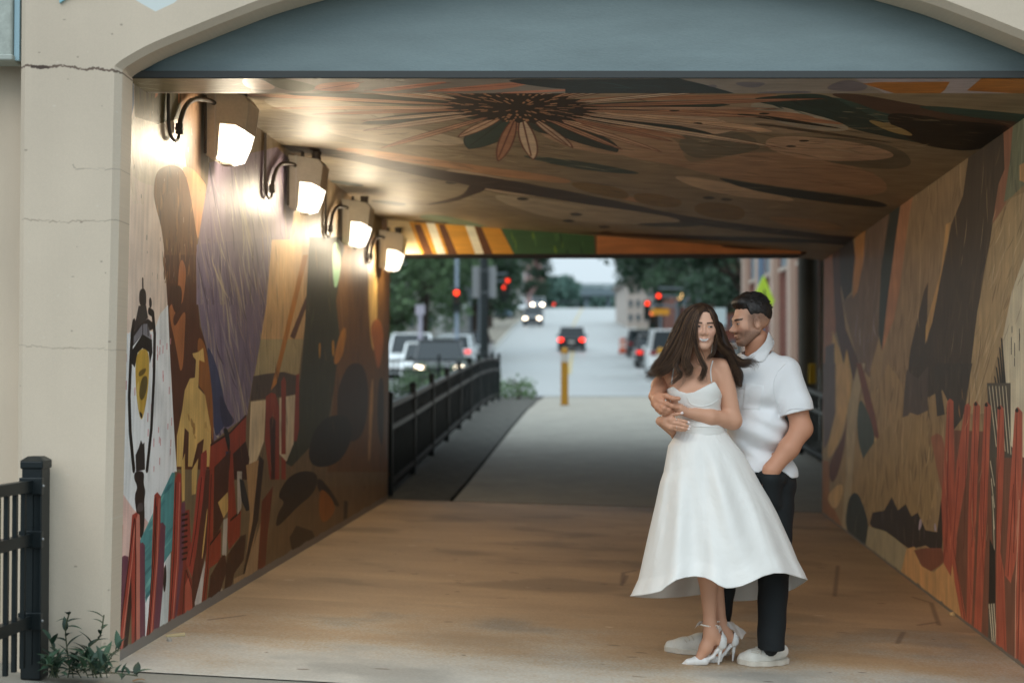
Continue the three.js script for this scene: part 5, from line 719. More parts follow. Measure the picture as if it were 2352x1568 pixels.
/** surface nets over a field, skipping empty blocks */
function meshField(F, cell, colorOf, base) {
  const f = F.f, lo = F.lo, n = [0, 1, 2].map((i) => Math.ceil((F.hi[i] - lo[i]) / cell) + 2), [nx, ny, nz] = n, val = new Float32Array(nx * ny * nz), B = 8, diag = B * cell * 0.87;
  for (let bz = 0; bz < nz; bz += B) for (let by = 0; by < ny; by += B) for (let bx = 0; bx < nx; bx += B) {
    const c = f(lo[0] + (bx + B / 2) * cell, lo[1] + (by + B / 2) * cell, lo[2] + (bz + B / 2) * cell), far = Math.abs(c) > diag * 1.6 + 0.02;
    for (let z = bz; z < Math.min(bz + B, nz); z++) for (let y = by; y < Math.min(by + B, ny); y++) for (let x = bx; x < Math.min(bx + B, nx); x++) val[(z * ny + y) * nx + x] = far ? c : f(lo[0] + x * cell, lo[1] + y * cell, lo[2] + z * cell);
  }
  const idx = new Int32Array(nx * ny * nz).fill(-1), P = [], N = [], C = [], I = [], at = (x, y, z) => (z * ny + y) * nx + x, E = [[0, 1], [2, 3], [4, 5], [6, 7], [0, 2], [1, 3], [4, 6], [5, 7], [0, 4], [1, 5], [2, 6], [3, 7]];
  for (let z = 0; z < nz - 1; z++) for (let y = 0; y < ny - 1; y++) for (let x = 0; x < nx - 1; x++) {
    const v = []; let s = 0; for (let k = 0; k < 8; k++) { v[k] = val[at(x + (k & 1), y + ((k >> 1) & 1), z + (k >> 2))]; if (v[k] < 0) s++; } if (!s || s === 8) continue;
    let sx = 0, sy = 0, sz = 0, c = 0; for (const [a, b] of E) if ((v[a] < 0) !== (v[b] < 0)) { const t = v[a] / (v[a] - v[b]); sx += lerp(a & 1, b & 1, t); sy += lerp((a >> 1) & 1, (b >> 1) & 1, t); sz += lerp(a >> 2, b >> 2, t); c++; }
    const X = lo[0] + (x + sx / c) * cell, Y = lo[1] + (y + sy / c) * cell, Z = lo[2] + (z + sz / c) * cell, e = cell * 0.5;
    let gx = f(X + e, Y, Z) - f(X - e, Y, Z), gy = f(X, Y + e, Z) - f(X, Y - e, Z), gz = f(X, Y, Z + e) - f(X, Y, Z - e); const l = Math.hypot(gx, gy, gz) || 1; gx /= l; gy /= l; gz /= l;
    idx[at(x, y, z)] = P.length / 3; P.push(X - base.x, Y - base.y, Z - base.z); N.push(gx, gy, gz); if (colorOf) C.push(...colorOf(X, Y, Z, gx, gy, gz));
  }
  const quad = (a, b, c, d, flip) => { if (a < 0 || b < 0 || c < 0 || d < 0) return; flip ? I.push(a, c, b, a, d, c) : I.push(a, b, c, a, c, d); };
  for (let z = 1; z < nz - 1; z++) for (let y = 1; y < ny - 1; y++) for (let x = 1; x < nx - 1; x++) {
    const s = val[at(x, y, z)] < 0;
    if (s !== val[at(x + 1, y, z)] < 0) quad(idx[at(x, y - 1, z - 1)], idx[at(x, y, z - 1)], idx[at(x, y, z)], idx[at(x, y - 1, z)], !s);
    if (s !== val[at(x, y + 1, z)] < 0) quad(idx[at(x - 1, y, z - 1)], idx[at(x - 1, y, z)], idx[at(x, y, z)], idx[at(x, y, z - 1)], !s);
    if (s !== val[at(x, y, z + 1)] < 0) quad(idx[at(x - 1, y - 1, z)], idx[at(x, y - 1, z)], idx[at(x, y, z)], idx[at(x - 1, y, z)], !s);
  }
  const g = new THREE.BufferGeometry(); g.setAttribute('position', new THREE.Float32BufferAttribute(P, 3)); g.setAttribute('normal', new THREE.Float32BufferAttribute(N, 3)); if (colorOf) g.setAttribute('color', new THREE.Float32BufferAttribute(C, 3));
  const U = new Float32Array(P.length / 3 * 2); for (let i = 0; i < P.length / 3; i++) { U[2 * i] = P[3 * i] + P[3 * i + 2]; U[2 * i + 1] = P[3 * i + 1]; } g.setAttribute('uv', new THREE.BufferAttribute(U, 2)); g.setIndex(I); return g;
}
const DM = -onGround(1640, 1527, 3, 12).z; // distance at which the couple stands
const W = (u, v, z = 0) => px(u, v, DM - z);
const Q = { 1: [1424.1, 643.1, .21972], 2: [1470, 861.3, .10985], 3: [1636.5, 815.4, .19773], 4: [1424.1, 976.2, .28568], 5: [1493, 1366.6, .14648] };
const Z = (r, x, y, z = 0) => W(Q[r][0] + x * Q[r][2], Q[r][1] + y * Q[r][2], z);
const cn = (a, ra, b, rb) => cone(W(...a), W(...b), ra, rb);
/** where the sight line through a photo pixel meets a field */
function hit(F, u, v, lift = 0) { let d = DM - 0.6, best = 9, bd = DM; for (let k = 0; k < 90; k++) { const p = px(u, v, d), s = F.f(p.x, p.y, p.z); if (s < best) { best = s; bd = d; } if (s < 0.0006) break; d += Math.max(s * 0.8, .0008); if (d > DM + 0.8) break; } d = bd; const p = px(u, v, d), e = 0.003, n = V3(F.f(p.x + e, p.y, p.z) - F.f(p.x - e, p.y, p.z), F.f(p.x, p.y + e, p.z) - F.f(p.x, p.y - e, p.z), F.f(p.x, p.y, p.z + e) - F.f(p.x, p.y, p.z - e)).normalize(); p.addScaledVector(n, lift); p.n = n; return p; }
// ---- a head in its own axes: x to its left, y up, z to the front
function headField(o) {
  const v = V3, S = [-1, 1], pr = [ell(v(0, .035, -.018), .073, .085, .094), ell(v(0, -.03, .026), .058, .08, .06), cone(v(0, -.098, .062), v(0, -.1, .064), o.chin, o.chin), cone(v(-.03, .02, .071), v(.03, .02, .071), .0125 + o.brow, .0125 + o.brow)];
  for (const s of S) pr.push(cone(v(s * .047, -.05, -.008), v(s * .016, -.098, .052), o.jaw, o.jaw), cone(v(s * .036, -.02, .058), v(s * .03, -.03, .062), .023, .02));
  const nz = o.nose ?? 0, nose = [cone(v(0, .01, .083), v(0, -.027, .102 + nz), .0075, .0082), cone(v(0, -.03, .1 + nz), v(0, -.034, .09), .008, .009)]; for (const s of S) nose.push(cone(v(s * .0095, -.034, .096), v(s * .01, -.034, .09), .0075, .007));
  const lips = [cone(v(-.022, -.061, .077), v(0, -.064, .086), .005, .0075), cone(v(.022, -.061, .077), v(0, -.064, .086), .005, .0075), cone(v(-.016, -.071, .077), v(.016, -.071, .077), .007, .007)];
  const A = blend(pr, .024), Nn = blend(nose, .008), L = blend(lips, .008), ears = S.map((s) => ell(v(s * .0745, -.004, -.004), .0085, .031, .019)), earIn = S.map((s) => ell(v(s * .085, -.002, .002), .009, .019, .011));
  return { f: (x, y, z) => { if (o.short && y < -.03) y = -.03 + (y + .03) / o.short; let d = smin(A.f(x, y, z), Nn.f(x, y, z), .018); d = smin(d, L.f(x, y, z), .012);
    for (const s of S) { const e = Math.hypot(x - s * .031, (y - .002) * 1.2, z - .108) - .0215; const k = .022, h = Math.max(0, k - Math.abs(d + e)) / k; d = Math.max(d, -e) + h * h * k * .25; d = smin(d, Math.hypot(x - s * .031, y - .001, z - .0715) - .0128, .006); }
    if (!o.noEars) for (let i = 0; i < 2; i++) { let e = ears[i].f(x, y, z); e = Math.max(e, -earIn[i].f(x, y, z)); d = smin(d, e, .006); } return d; }, lo: [-.1, -.14, -.13], hi: [.1, .14, .13] };
}
function skinOf(base, o) { // pigment of a face in head axes
  return (x, y, z, nz) => {
    let c = base.slice(); const ax = Math.abs(x), mix = (k, t) => { k = clamp(k, 0, 1); c = c.map((a, i) => lerp(a, t[i], k)); };
    if (z > .03) {
      mix(.3 * (1 - smooth(.008, .03, Math.hypot(ax - .04, y + .03))), [.52, .2, .15]); mix(.25 * (1 - smooth(.006, .016, Math.hypot(ax, y + .03))), [.5, .22, .17]);
      const dy = y - (.0225 - 5 * Math.pow(ax - .03, 2) + .06 * (ax - .03)); if (ax > .012 && ax < .05) mix(o.browK * (1 - smooth(.0028, .0062, Math.abs(dy))), o.hair);
      const e = Math.hypot(ax - .031, y - .001), lid = y - .001, hx = (ax - .031) / .0145, top = .0058 * (1 - hx * hx) * o.open, bot = -.0042 * (1 - hx * hx) * o.open;
      if (Math.abs(hx) < 1 && z > .05) { if (lid < top && lid > bot) { c = [.5, .46, .43]; if (Math.hypot(ax - .031 - (x > 0 ? 1 : -1) * o.gaze, y - .0015) < .0062) c = [.03, .018, .012]; } else if (Math.abs(lid - top) < .0026) c = [.04, .025, .02]; else if (Math.abs(lid - bot) < .0014) mix(.6, [.12, .06, .045]); else if (e < .02) mix(.25, [.25, .12, .09]); }
      if (o.smile) { const tp = -.0625 + 5 * x * x, bt = -.0768 + 25 * x * x; if (z > .05 && ax < .028) { if (y < tp && y > bt) c = [.82, .8, .77]; else if (y < tp + .0034 && y > bt - .0046 && ax < .03) mix(.85, o.lip); } }
      else { const my = -.0655 + 6 * x * x, k = 1 - (x / .02) ** 2; if (k > 0 && z > .055) { const u = y - my; if (Math.abs(u) < .0009) mix(.8, [.12, .05, .04]); else if (u < .0044 * k && u > -.006 * k) mix(.8, o.lip); } }
      if (o.smile) mix(.1 * (1 - smooth(.001, .004, Math.abs(Math.hypot(ax, y + .05) - .036))) * (y < -.035 && y > -.07 ? 1 : 0), [.3, .14, .1]);
    }
    if (o.beard) { const jaw = smooth(-.022, -.05, y - .25 * Math.min(0, z - .02)) * (z > -.03 ? 1 : 0), must = (1 - smooth(.018, .026, ax)) * (1 - smooth(.004, .008, Math.abs(y + .05))) * (z > .06 ? 1 : 0), lipGap = ax < .019 && Math.abs(y + .066) < .009 && z > .05 ? 0 : 1, side = (1 - smooth(.012, .022, Math.abs(z - .022 + .1 * y))) * (y > -.06 && y < .04 && ax > .045 ? 1 : 0), cheek = smooth(.03, .0, z - .06 - .3 * (y + .05)); const k = clamp(Math.max(jaw * (z < .06 || y < -.07 ? 1 : .75), must, side * .5), 0, 1) * lipGap; mix(k * (.55 + .3 * fbm(x * 260, y * 260, z * 260, 2)), o.hair); const fade = smooth(.055, .0, z) * smooth(-.03, .03, y) * (ax > .03 || z < -.05 ? 1 : 0); mix(fade * .6, o.hair); }
    return c;
  };
}
function frameAt(origin, fwd, up, s) { const zf = fwd.clone().normalize(), xf = new THREE.Vector3().crossVectors(up, zf).normalize(), yf = new THREE.Vector3().crossVectors(zf, xf); const m = new THREE.Matrix4().makeBasis(xf.multiplyScalar(s), yf.multiplyScalar(s), zf.multiplyScalar(s)); m.setPosition(origin); return m; }
function placeHead(H, m, s, cell, color, base) { const g = meshField(H, cell, color, V3(0, 0, 0)); g.applyMatrix4(m); g.translate(-base.x, -base.y, -base.z); g.computeVertexNormals(); return g; }
const keep = (g) => { for (const k of Object.keys(g.attributes)) if (!['position', 'normal', 'uv', 'color'].includes(k)) g.deleteAttribute(k); return g; };
const skinMat = () => new THREE.MeshPhysicalMaterial({ color: 0xffffff, vertexColors: true, roughness: 0.46, specularIntensity: 0.7, sheen: 0.12, sheenRoughness: 0.5 });
/** a finger as a chain of tapering bones inside a field */
const finger = (pts, r0, r1) => pts.slice(1).map((p, i) => cone(pts[i], p, lerp(r0, r1, i / (pts.length - 1)), lerp(r0, r1, (i + 1) / (pts.length - 1))));
/** strands along guide curves, as thin tapered ribbons of tube */
function strands(guides, base, colors) {
  const P = [], N = [], C = [], I = [];
  for (const gd of guides) { const c = new THREE.CatmullRomCurve3(gd.p), n = gd.seg ?? 16;
    for (let k = 0; k < gd.n; k++) { const a = rr(0, 6.283), ra = Math.sqrt(rnd()) * gd.spread, ph = (gd.ph ??= rr(0, 6.28)) + rr(-.7, .7), col = colors[Math.floor(Math.pow(rnd(), gd.dark ?? 1.6) * colors.length)], end = rr(0.78, 1), w = gd.w * rr(0.6, 1.4); let prev = null; const i0 = P.length / 3;
      for (let i = 0; i <= n; i++) { const t = i / n * end, p = c.getPoint(t), tg = c.getTangent(t), s1 = new THREE.Vector3().crossVectors(tg, V3(0, 0, 1)).normalize(), s2 = new THREE.Vector3().crossVectors(tg, s1), gr = (gd.root ?? .35) + (1 - (gd.root ?? .35)) * t, wv = (gd.wave ?? 0) * t * t;
        p.addScaledVector(s1, ra * gr * Math.cos(a) + wv * Math.sin(ph + t * 14)).addScaledVector(s2, ra * gr * Math.sin(a) * .7 + wv * Math.cos(ph * 1.7 + t * 12)); const r = w * (t < .1 ? .6 + 4 * t : 1) * (1 - .85 * Math.pow(i / n, 2.5));
        for (let q = 0; q < 4; q++) { const an = q * Math.PI / 2, d = s1.clone().multiplyScalar(Math.cos(an)).addScaledVector(s2, Math.sin(an)); P.push(p.x + d.x * r - base.x, p.y + d.y * r - base.y, p.z + d.z * r - base.z); N.push(d.x, d.y, d.z); C.push(...col); }
        if (i) for (let q = 0; q < 4; q++) { const A = i0 + (i - 1) * 4 + q, B2 = i0 + (i - 1) * 4 + (q + 1) % 4, D = A + 4, E2 = B2 + 4; I.push(A, B2, E2, A, E2, D); } } } }
  const g = new THREE.BufferGeometry(); g.setAttribute('position', new THREE.Float32BufferAttribute(P, 3)); g.setAttribute('normal', new THREE.Float32BufferAttribute(N, 3)); g.setAttribute('color', new THREE.Float32BufferAttribute(C, 3)); g.setAttribute('uv', new THREE.BufferAttribute(new Float32Array(P.length / 3 * 2), 2)); g.setIndex(I); return g;
}
/** a patch of cloth laid over a field: photo outline -> thin sheet with a rim */
function patch(F, outline, lift, base, grid = 12) {
  const us = outline.map((p) => p[0]), vs = outline.map((p) => p[1]), s = new THREE.Shape(outline.map((p) => new THREE.Vector2(p[0], p[1]))), g0 = new THREE.ExtrudeGeometry(s, { depth: 1, bevelEnabled: false, curveSegments: 4 }), g = g0, ps = g.attributes.position;
  for (let i = 0; i < ps.count; i++) { const q = hit(F, ps.getX(i), ps.getY(i), ps.getZ(i) > .5 ? lift : -.004); ps.setXYZ(i, q.x - base.x, q.y - base.y, q.z - base.z); } g.computeVertexNormals(); return g;
}
function quadPatch(F, c, lift, base, n = 12) { // four photo corners
  const at = (s, t) => [lerp(lerp(c[0][0], c[1][0], s), lerp(c[3][0], c[2][0], s), t), lerp(lerp(c[0][1], c[1][1], s), lerp(c[3][1], c[2][1], s), t)];
  return sheet((s, t) => { const e = 0.04, S = clamp((s - e) / (1 - 2 * e), 0, 1), T = clamp((t - e) / (1 - 2 * e), 0, 1), rim = s < e / 2 || t < e / 2 || s > 1 - e / 2 || t > 1 - e / 2; return hit(F, ...at(S, T), rim ? -.002 : lift).sub(base); }, n + 2, n + 2);
}
const bandOf = (r, pts) => pts.map(([x, y]) => [Q[r][0] + x * Q[r][2], Q[r][1] + y * Q[r][2]]);
const clothTex = dataTex(256, (x, y) => 0.5 + 0.25 * Math.sin(x * 804) * Math.sin(y * 804) + 0.3 * (rnd() - .5));
// ================================================================ the woman in white
{
  const base = onGround(1612, 1522, 3, 12), P = thing('person', 'smiling woman with long brown hair in a white midi dress and heels', 'person'); P.position.copy(base);
  const skin = [.62, .335, .22];
  const origin = W(1616, 751, .06), up = V3(.045, 1, -.05), fwd = V3(-.07, -.03, 1), hs = 0.9, HM = frameAt(origin, fwd, up, hs);
  const H = headField({ chin: .017, jaw: .0165, brow: 0, noEars: true });
  const hc = skinOf([.72, .42, .295], { hair: [.035, .02, .014], browK: .9, open: .72, gaze: .003, smile: true, lip: [.50, .20, .17] });
  const headG = placeHead(H, HM, hs, .0025, (x, y, z, a, b, c) => hc(x, y, z, c), base);
  // trunk, arms, legs
  const torso = [cn([1612, 1045, .02], .12, [1608, 985, .03], .098), cn([1608, 985, .03], .098, [1597, 900, .035], .105), cn([1570, 880, .02], .075, [1622, 876, .02], .075), cn([1552, 850, .0], .042, [1652, 842, .0], .046), cn([1603, 842, .0], .052, [1614, 790, .035], .046), cn([1568, 902, .085], .045, [1570, 912, .08], .045), cn([1624, 898, .085], .05, [1622, 908, .08], .05)];
  const armL = [cn([1660, 846, .02], .047, [1684, 966, .055], .041), cn([1684, 966, .055], .04, [1630, 958, .12], .036), cn([1630, 958, .12], .036, [1578, 947, .165], .023)];
  const armR = [cn([1541, 853, -.005], .044, [1560, 996, -.04], .036), cn([1560, 996, -.04], .035, [1518, 967, .135], .023)];
  const legs = [cn([1636, 1060, .02], .085, [1630, 1240, .045], .052), cn([1630, 1240, .045], .048, [1627, 1325, .02], .047), cn([1627, 1325, .02], .046, [1631, 1432, .012], .029), cn([1585, 1060, 0], .085, [1622, 1240, .0], .052), cn([1622, 1240, 0], .048, [1640, 1330, -.04], .045), cn([1640, 1330, -.04], .045, [1655, 1432, -.075], .029)];
  const feet = [cn([1631, 1432, .012], .03, [1634, 1452, .012], .031), cn([1634, 1452, .012], .03, [1652, 1471, .008], .025), cn([1634, 1455, .012], .031, [1622, 1486, .02], .029), cn([1622, 1486, .02], .028, [1607, 1511, .022], .022), cn([1655, 1432, -.075], .029, [1662, 1450, -.078], .03), cn([1662, 1450, -.078], .03, [1682, 1468, -.085], .024), cn([1662, 1453, -.078], .03, [1652, 1486, -.065], .027), cn([1652, 1486, -.065], .027, [1640, 1508, -.055], .02)];
  const T = blend(torso, .05), body = blend([...torso, ...armL, ...armR, ...legs, ...feet], .022);
  const tone = (x, y, z) => { const k = 1 + .08 * fbm(x * 9, y * 9, z * 9, 2); return skin.map((c) => c * k); };
  const bodyG = meshField(body, .0085, tone, base);
  // hands
  const hp = (x, y, z) => Z(2, x, y, z), handR = [cn([1517, 967, .135], .022, [1530, 965, .165], .024), cn([1530, 960, .165], .02, [1541, 963, .185], .018), cn([1530, 972, .165], .021, [1541, 980, .182], .016),
    ...finger([hp(640, 925, .185), hp(800, 940, .2), hp(930, 965, .2), hp(1030, 990, .197)], .0088, .0058), ...finger([hp(630, 985, .187), hp(800, 1010, .203), hp(940, 1050, .202), hp(1050, 1080, .198)], .0088, .0058), ...finger([hp(640, 1045, .184), hp(790, 1085, .2), hp(910, 1115, .2), hp(1030, 1132, .196)], .0084, .0056), ...finger([hp(640, 1090, .176), hp(760, 1135, .19), hp(870, 1152, .192), hp(950, 1158, .19)], .0078, .0052), ...finger([hp(500, 890, .16), hp(640, 820, .185), hp(770, 815, .195), hp(890, 796, .197)], .0105, .0062)];
  const handL = [cn([1578, 947, .165], .022, [1560, 938, .178], .024), cn([1560, 938, .178], .022, [1548, 934, .178], .019), ...finger([hp(760, 560, .185), hp(700, 548, .186), hp(660, 590, .176)], .009, .007), ...finger([hp(690, 640, .18), hp(620, 660, .172), hp(600, 700, .16)], .0088, .007), ...finger([hp(700, 720, .18), hp(640, 720, .17), hp(610, 740, .16)], .0085, .0068)];
  const tip = (x, y, z) => { let c = tone(x, y, z); for (const q of [[1030, 990, .2], [1050, 1080, .2], [1030, 1132, .198], [890, 796, .2]]) { const p = hp(...q); if (Math.hypot(x - p.x, y - p.y, z - p.z) < .0085) c = [.78, .68, .66]; } return c; };
  const hands = [blend(handR, .007), blend(handL, .007)].map((f) => meshField(f, .003, tip, base));
  part(P, 'body', mergeGeometries([bodyG, headG, ...hands].map((g) => keep(g.index ? g.toNonIndexed() : g))), skinMat());
  // ---- dress
  const white = new THREE.MeshPhysicalMaterial({ color: new THREE.Color(.80, .79, .76), roughness: .6, side: THREE.DoubleSide, sheen: .25, sheenRoughness: .6, bumpMap: rep(clothTex, 4, 4), bumpScale: .0006 });
  const nA = W(1541, 887), nB = W(1569, 902), nC = W(1634, 876), nD = W(1652, 905), neckX = interp([[W(1520, 900).x, W(1520, 900).y], [nA.x, nA.y], [W(1552, 897).x, W(1552, 897).y], [nB.x, nB.y], [W(1585, 900).x, W(1585, 900).y], [W(1606, 889).x, W(1606, 889).y], [W(1622, 881).x, W(1622, 881).y], [nC.x, nC.y], [nD.x, nD.y], [W(1665, 910).x, W(1665, 910).y]]), low = W(0, 996).y;
  const bod = { f: (x, y, z) => Math.max(T.f(x, y, z) - .0075 - .0016 * Math.max(0, Math.sin((y - low) * 150 + x * 30)) * smooth(.02, .09, .14 - Math.abs(y - low - .07)) * .6, y - neckX(x) + (z < -DM ? .02 : 0), low - y), lo: T.lo, hi: T.hi };
  const bodiceG = meshField(bod, .0045, null, base); const bp = part(P, 'bodice', bodiceG, white);
  const seam = (pts) => tube(pts.map(([x, y]) => { const q = hit(bod, Q[2][0] + x * Q[2][2], Q[2][1] + y * Q[2][2], .001); return q.sub(base); }), .0017, 6, 40);
  part(bp, 'seam', seam([[990, 470], [1030, 560], [1090, 615], [1200, 648], [1300, 658], [1400, 640], [1520, 590], [1640, 500]]), white); part(bp, 'seam', seam([[1060, 1066], [1200, 1072], [1400, 1080], [1600, 1092], [1740, 1108]]), white);
  const full = { f: (x, y, z) => Math.min(body.f(x, y, z), bod.f(x, y, z)), lo: body.lo, hi: body.hi }, strap = (pts) => tube(pts.map(([x, y]) => hit(full, Q[1][0] + x * Q[1][2], Q[1][1] + y * Q[1][2], .0025).sub(base)), .0034, 6, 30);
  part(P, 'strap', strap([[957, 1068], [950, 1010], [948, 960], [952, 915], [962, 875], [972, 846]]), white); part(P, 'strap', strap([[545, 1085], [550, 1030], [556, 980], [562, 930], [570, 900]]), white);
  // ---- skirt, swinging out to both sides with a lifted front hem
  const q4 = (x, y) => [Q[4][0] + x * Q[4][2], Q[4][1] + y * Q[4][2]];
  const Lx = interp([[0, 462], [.04, 440], [.1, 388], [.26, 350], [.32, 322], [.46, 282], [.62, 232], [.78, 184], [.9, 148], [1, 85]]), Rx = interp([[0, 850], [.07, 905], [.15, 985], [.25, 1060], [.36, 1132], [.46, 1204], [.55, 1262], [.66, 1322], [.77, 1382], [.87, 1430], [.95, 1482], [1, 1508]]);
  const front = interp([[85, 1372], [160, 1366], [250, 1352], [330, 1332], [380, 1290], [450, 1243], [520, 1222], [600, 1212], [680, 1221], [740, 1246], [800, 1286], [850, 1306], [900, 1306], [980, 1291], [1060, 1256], [1150, 1211], [1240, 1187], [1330, 1187], [1400, 1208], [1460, 1226], [1508, 1240]]), back = interp([[85, 1372], [200, 1384], [330, 1388], [470, 1380], [640, 1360], [740, 1350], [800, 1365], [845, 1410], [960, 1411], [1060, 1406], [1250, 1372], [1400, 1312], [1480, 1262], [1508, 1240]]);
  const sk = (s, t) => {
    const th = s * Math.PI * 2, c = Math.cos(th), sn = Math.sin(th), tl = t, xl = Lx(tl), xr = Rx(tl), cx = (xl + xr) / 2, a = (xr - xl) / 2, x1 = lerp(85, 1508, (c + 1) / 2), hem = sn >= 0 ? front(x1) : back(x1), top = 12 + 24 * (c > 0 ? c : c * -.8), y = lerp(top, hem, t);
    const [u, v] = q4(cx + a * c, y), half = a * Q[4][2] * DM / FOC, dep = half * lerp(.86, .78, t);
    const fold = (.010 * Math.sin(th * 5 + 1.1 + 1.2 * t) + .008 * Math.sin(th * 9 + 2.2 - 2 * t) + .006 * Math.sin(th * 14 + 4 * t) + .007 * (Math.pow(Math.abs(Math.sin(th * 3.5 + .6 - .5 * t)), .5) - .7)) * smooth(.02, .5, t) * (1 + t) * Math.abs(sn) + .004 * fbm(th * 3, t * 6, 1, 3);
    const zc = lerp(.03, sn >= 0 ? .04 : -.02, t); return W(u, v, zc + dep * sn * lerp(1, sn >= 0 ? 1.05 : .9, t) + fold * (sn >= 0 ? 1 : -1)).sub(base);
  };
  const jac = (() => { const n = 512; return dataTex(n, (x, y) => .5 + .45 * Math.sign(tileNoise(x, y, 9, 2, 5)) * smooth(.02, .16, Math.abs(tileNoise(x, y, 9, 2, 5))) + .12 * (rnd() - .5)); })();
  const skirtM = new THREE.MeshPhysicalMaterial({ color: new THREE.Color(.80, .79, .76), roughness: .55, side: THREE.DoubleSide, sheen: .25, sheenRoughness: .6, bumpMap: rep(jac, 3, 2), bumpScale: .001 });
  const sg = sheet((s, t) => sk(s, t), 220, 70, (s, t) => [s * 1.6, t]), inner = sheet((s, t) => { const p = sk(s, t), c = sk(0.25, t).add(sk(0.75, t)).multiplyScalar(.5); const d = c.sub(p); d.y = 0; return p.addScaledVector(d.normalize(), .006 + .004 * (1 - t)); }, 160, 40, (s, t) => [s * 1.6, t]);
  const skp = part(P, 'skirt', sg, skirtM); part(skp, 'lining', inner, new THREE.MeshStandardMaterial({ color: new THREE.Color(.78, .76, .73), roughness: .8, side: THREE.DoubleSide }));
  { const pts = []; for (let k = 0; k <= 160; k++) pts.push(sk(k / 160, 1)); part(skp, 'hem', new THREE.TubeGeometry(new THREE.CatmullRomCurve3(pts, false), 320, .0028, 5), skirtM); }
  // ---- heels
  const shoeM = new THREE.MeshPhysicalMaterial({ color: new THREE.Color(.78, .78, .77), roughness: .35, clearcoat: .2 }), pearl = std(0xe6ddd2, .25), ribbon = new THREE.MeshPhysicalMaterial({ color: 0xd8cfc8, roughness: .7, side: THREE.DoubleSide, transmission: .35, thickness: 0 });
  const heel = (f, z0) => { // photo anchors of one shoe
    const s = thing ? f : f, cnv = ([x, y, z]) => Z(5, x, y, z + z0), floorAt = (p) => groundY(p.x, -p.z) + .003;
    const toe = blend([cone(cnv(s.toe[0]), cnv(s.toe[1]), .005, .016), cone(cnv(s.toe[1]), cnv(s.toe[2]), .016, .024), cone(cnv(s.toe[2]), cnv(s.toe[3]), .024, .024)], .006), shank = blend([cone(cnv(s.toe[3]), cnv(s.sh[0]), .014, .0085), cone(cnv(s.sh[0]), cnv(s.sh[1]), .0085, .0085), cone(cnv(s.sh[1]), cnv(s.sh[2]), .0085, .013)], .008), cup = blend([cone(cnv(s.cup[0]), cnv(s.cup[1]), .02, .029), cone(cnv(s.cup[1]), cnv(s.cup[2]), .029, .026)], .012), spike = blend([cone(cnv(s.sp[0]), cnv(s.sp[1]), .013, .007), cone(cnv(s.sp[1]), cnv(s.sp[2]), .007, .0048)], .008);
    const edge = cnv(s.vamp), eb = cnv(s.cupFront), fl = floorAt(cnv(s.toe[2]));
    const F = { f: (x, y, z) => { const dx = (x - edge.x) / .0003; let d = smin(Math.max(toe.f(x, y, z), (y - edge.y) * .9 + (x - edge.x) * .1), shank.f(x, y, z), .008); d = Math.min(d, Math.max(cup.f(x, y, z), (eb.x - x) + .25 * (y - eb.y))); return Math.min(Math.max(d, fl - y), spike.f(x, y, z)); }, lo: [0, 1, 2].map((i) => Math.min(toe.lo[i], shank.lo[i], cup.lo[i], spike.lo[i])), hi: [0, 1, 2].map((i) => Math.max(toe.hi[i], shank.hi[i], cup.hi[i], spike.hi[i])) };
    const g = meshField(F, .003, null, base), sh = part(P, 'shoe', g, shoeM, f.label);
    const st = s.strap.map((q) => cnv(q).sub(base)), curve = new THREE.CatmullRomCurve3(st), nb = 15, beads = []; for (let k = 0; k <= nb; k++) { const q = curve.getPoint(k / nb); beads.push(new THREE.SphereGeometry(.0046, 8, 6).translate(q.x, q.y, q.z)); } part(sh, 'ankle_strap', beads, pearl, 'strap of small pearls');
    for (const rb of s.bow) { const a = rb.map((q) => cnv(q).sub(base)); part(sh, 'bow_ribbon', sheet((u, v) => { const c = new THREE.CatmullRomCurve3(a.slice(0, 3)).getPoint(v), w = lerp(.006, .02, Math.sqrt(v)); return V3(c.x + w * (u - .5) * 1.2, c.y + w * (u - .5) * 1.5 + .003 * Math.sin(v * 12 + u * 4), c.z + .008 * Math.sin(v * 7 + u * 5)); }, 4, 12), ribbon); }
  };
  heel({ label: 'white pointed stiletto with pearl ankle strap', toe: [[505, 1086, .015], [600, 1052, .018], [740, 1032, .02], [850, 1028, .02]], sh: [[985, 965, .016], [1040, 885, .012], [1120, 800, .008]], cup: [[1085, 590, .012], [1105, 700, .008], [1120, 770, .006]], sp: [[1115, 815, .006], [1098, 920, .004], [1077, 1078, .002]], vamp: [800, 968, .02], cupFront: [1095, 700, .01], strap: [[805, 462, .03], [870, 478, .042], [960, 490, .042], [1060, 480, .03], [1090, 560, .02]], bow: [[[815, 440, .0], [780, 440, .0], [735, 470, .0]], [[1060, 480, .03], [1085, 540, .03], [1095, 600, .025]]] }, 0);
  heel({ label: 'white pointed stiletto seen behind the other foot', toe: [[800, 1045, -.05], [900, 1022, -.05], [980, 1006, -.052], [1060, 1000, -.055]], sh: [[1170, 910, -.062], [1220, 840, -.07], [1300, 750, -.085]], cup: [[1275, 580, -.08], [1300, 680, -.087], [1310, 730, -.088]], sp: [[1320, 770, -.09], [1312, 880, -.09], [1299, 1024, -.09]], vamp: [1040, 940, -.055], cupFront: [1290, 690, -.08], strap: [[1030, 425, -.045], [1080, 412, -.044], [1140, 412, -.046], [1185, 425, -.06]], bow: [[[1185, 425, -.06], [1320, 500, -.06], [1480, 640, -.06]], [[1185, 425, -.065], [1290, 470, -.075], [1400, 600, -.07]]] }, 0);
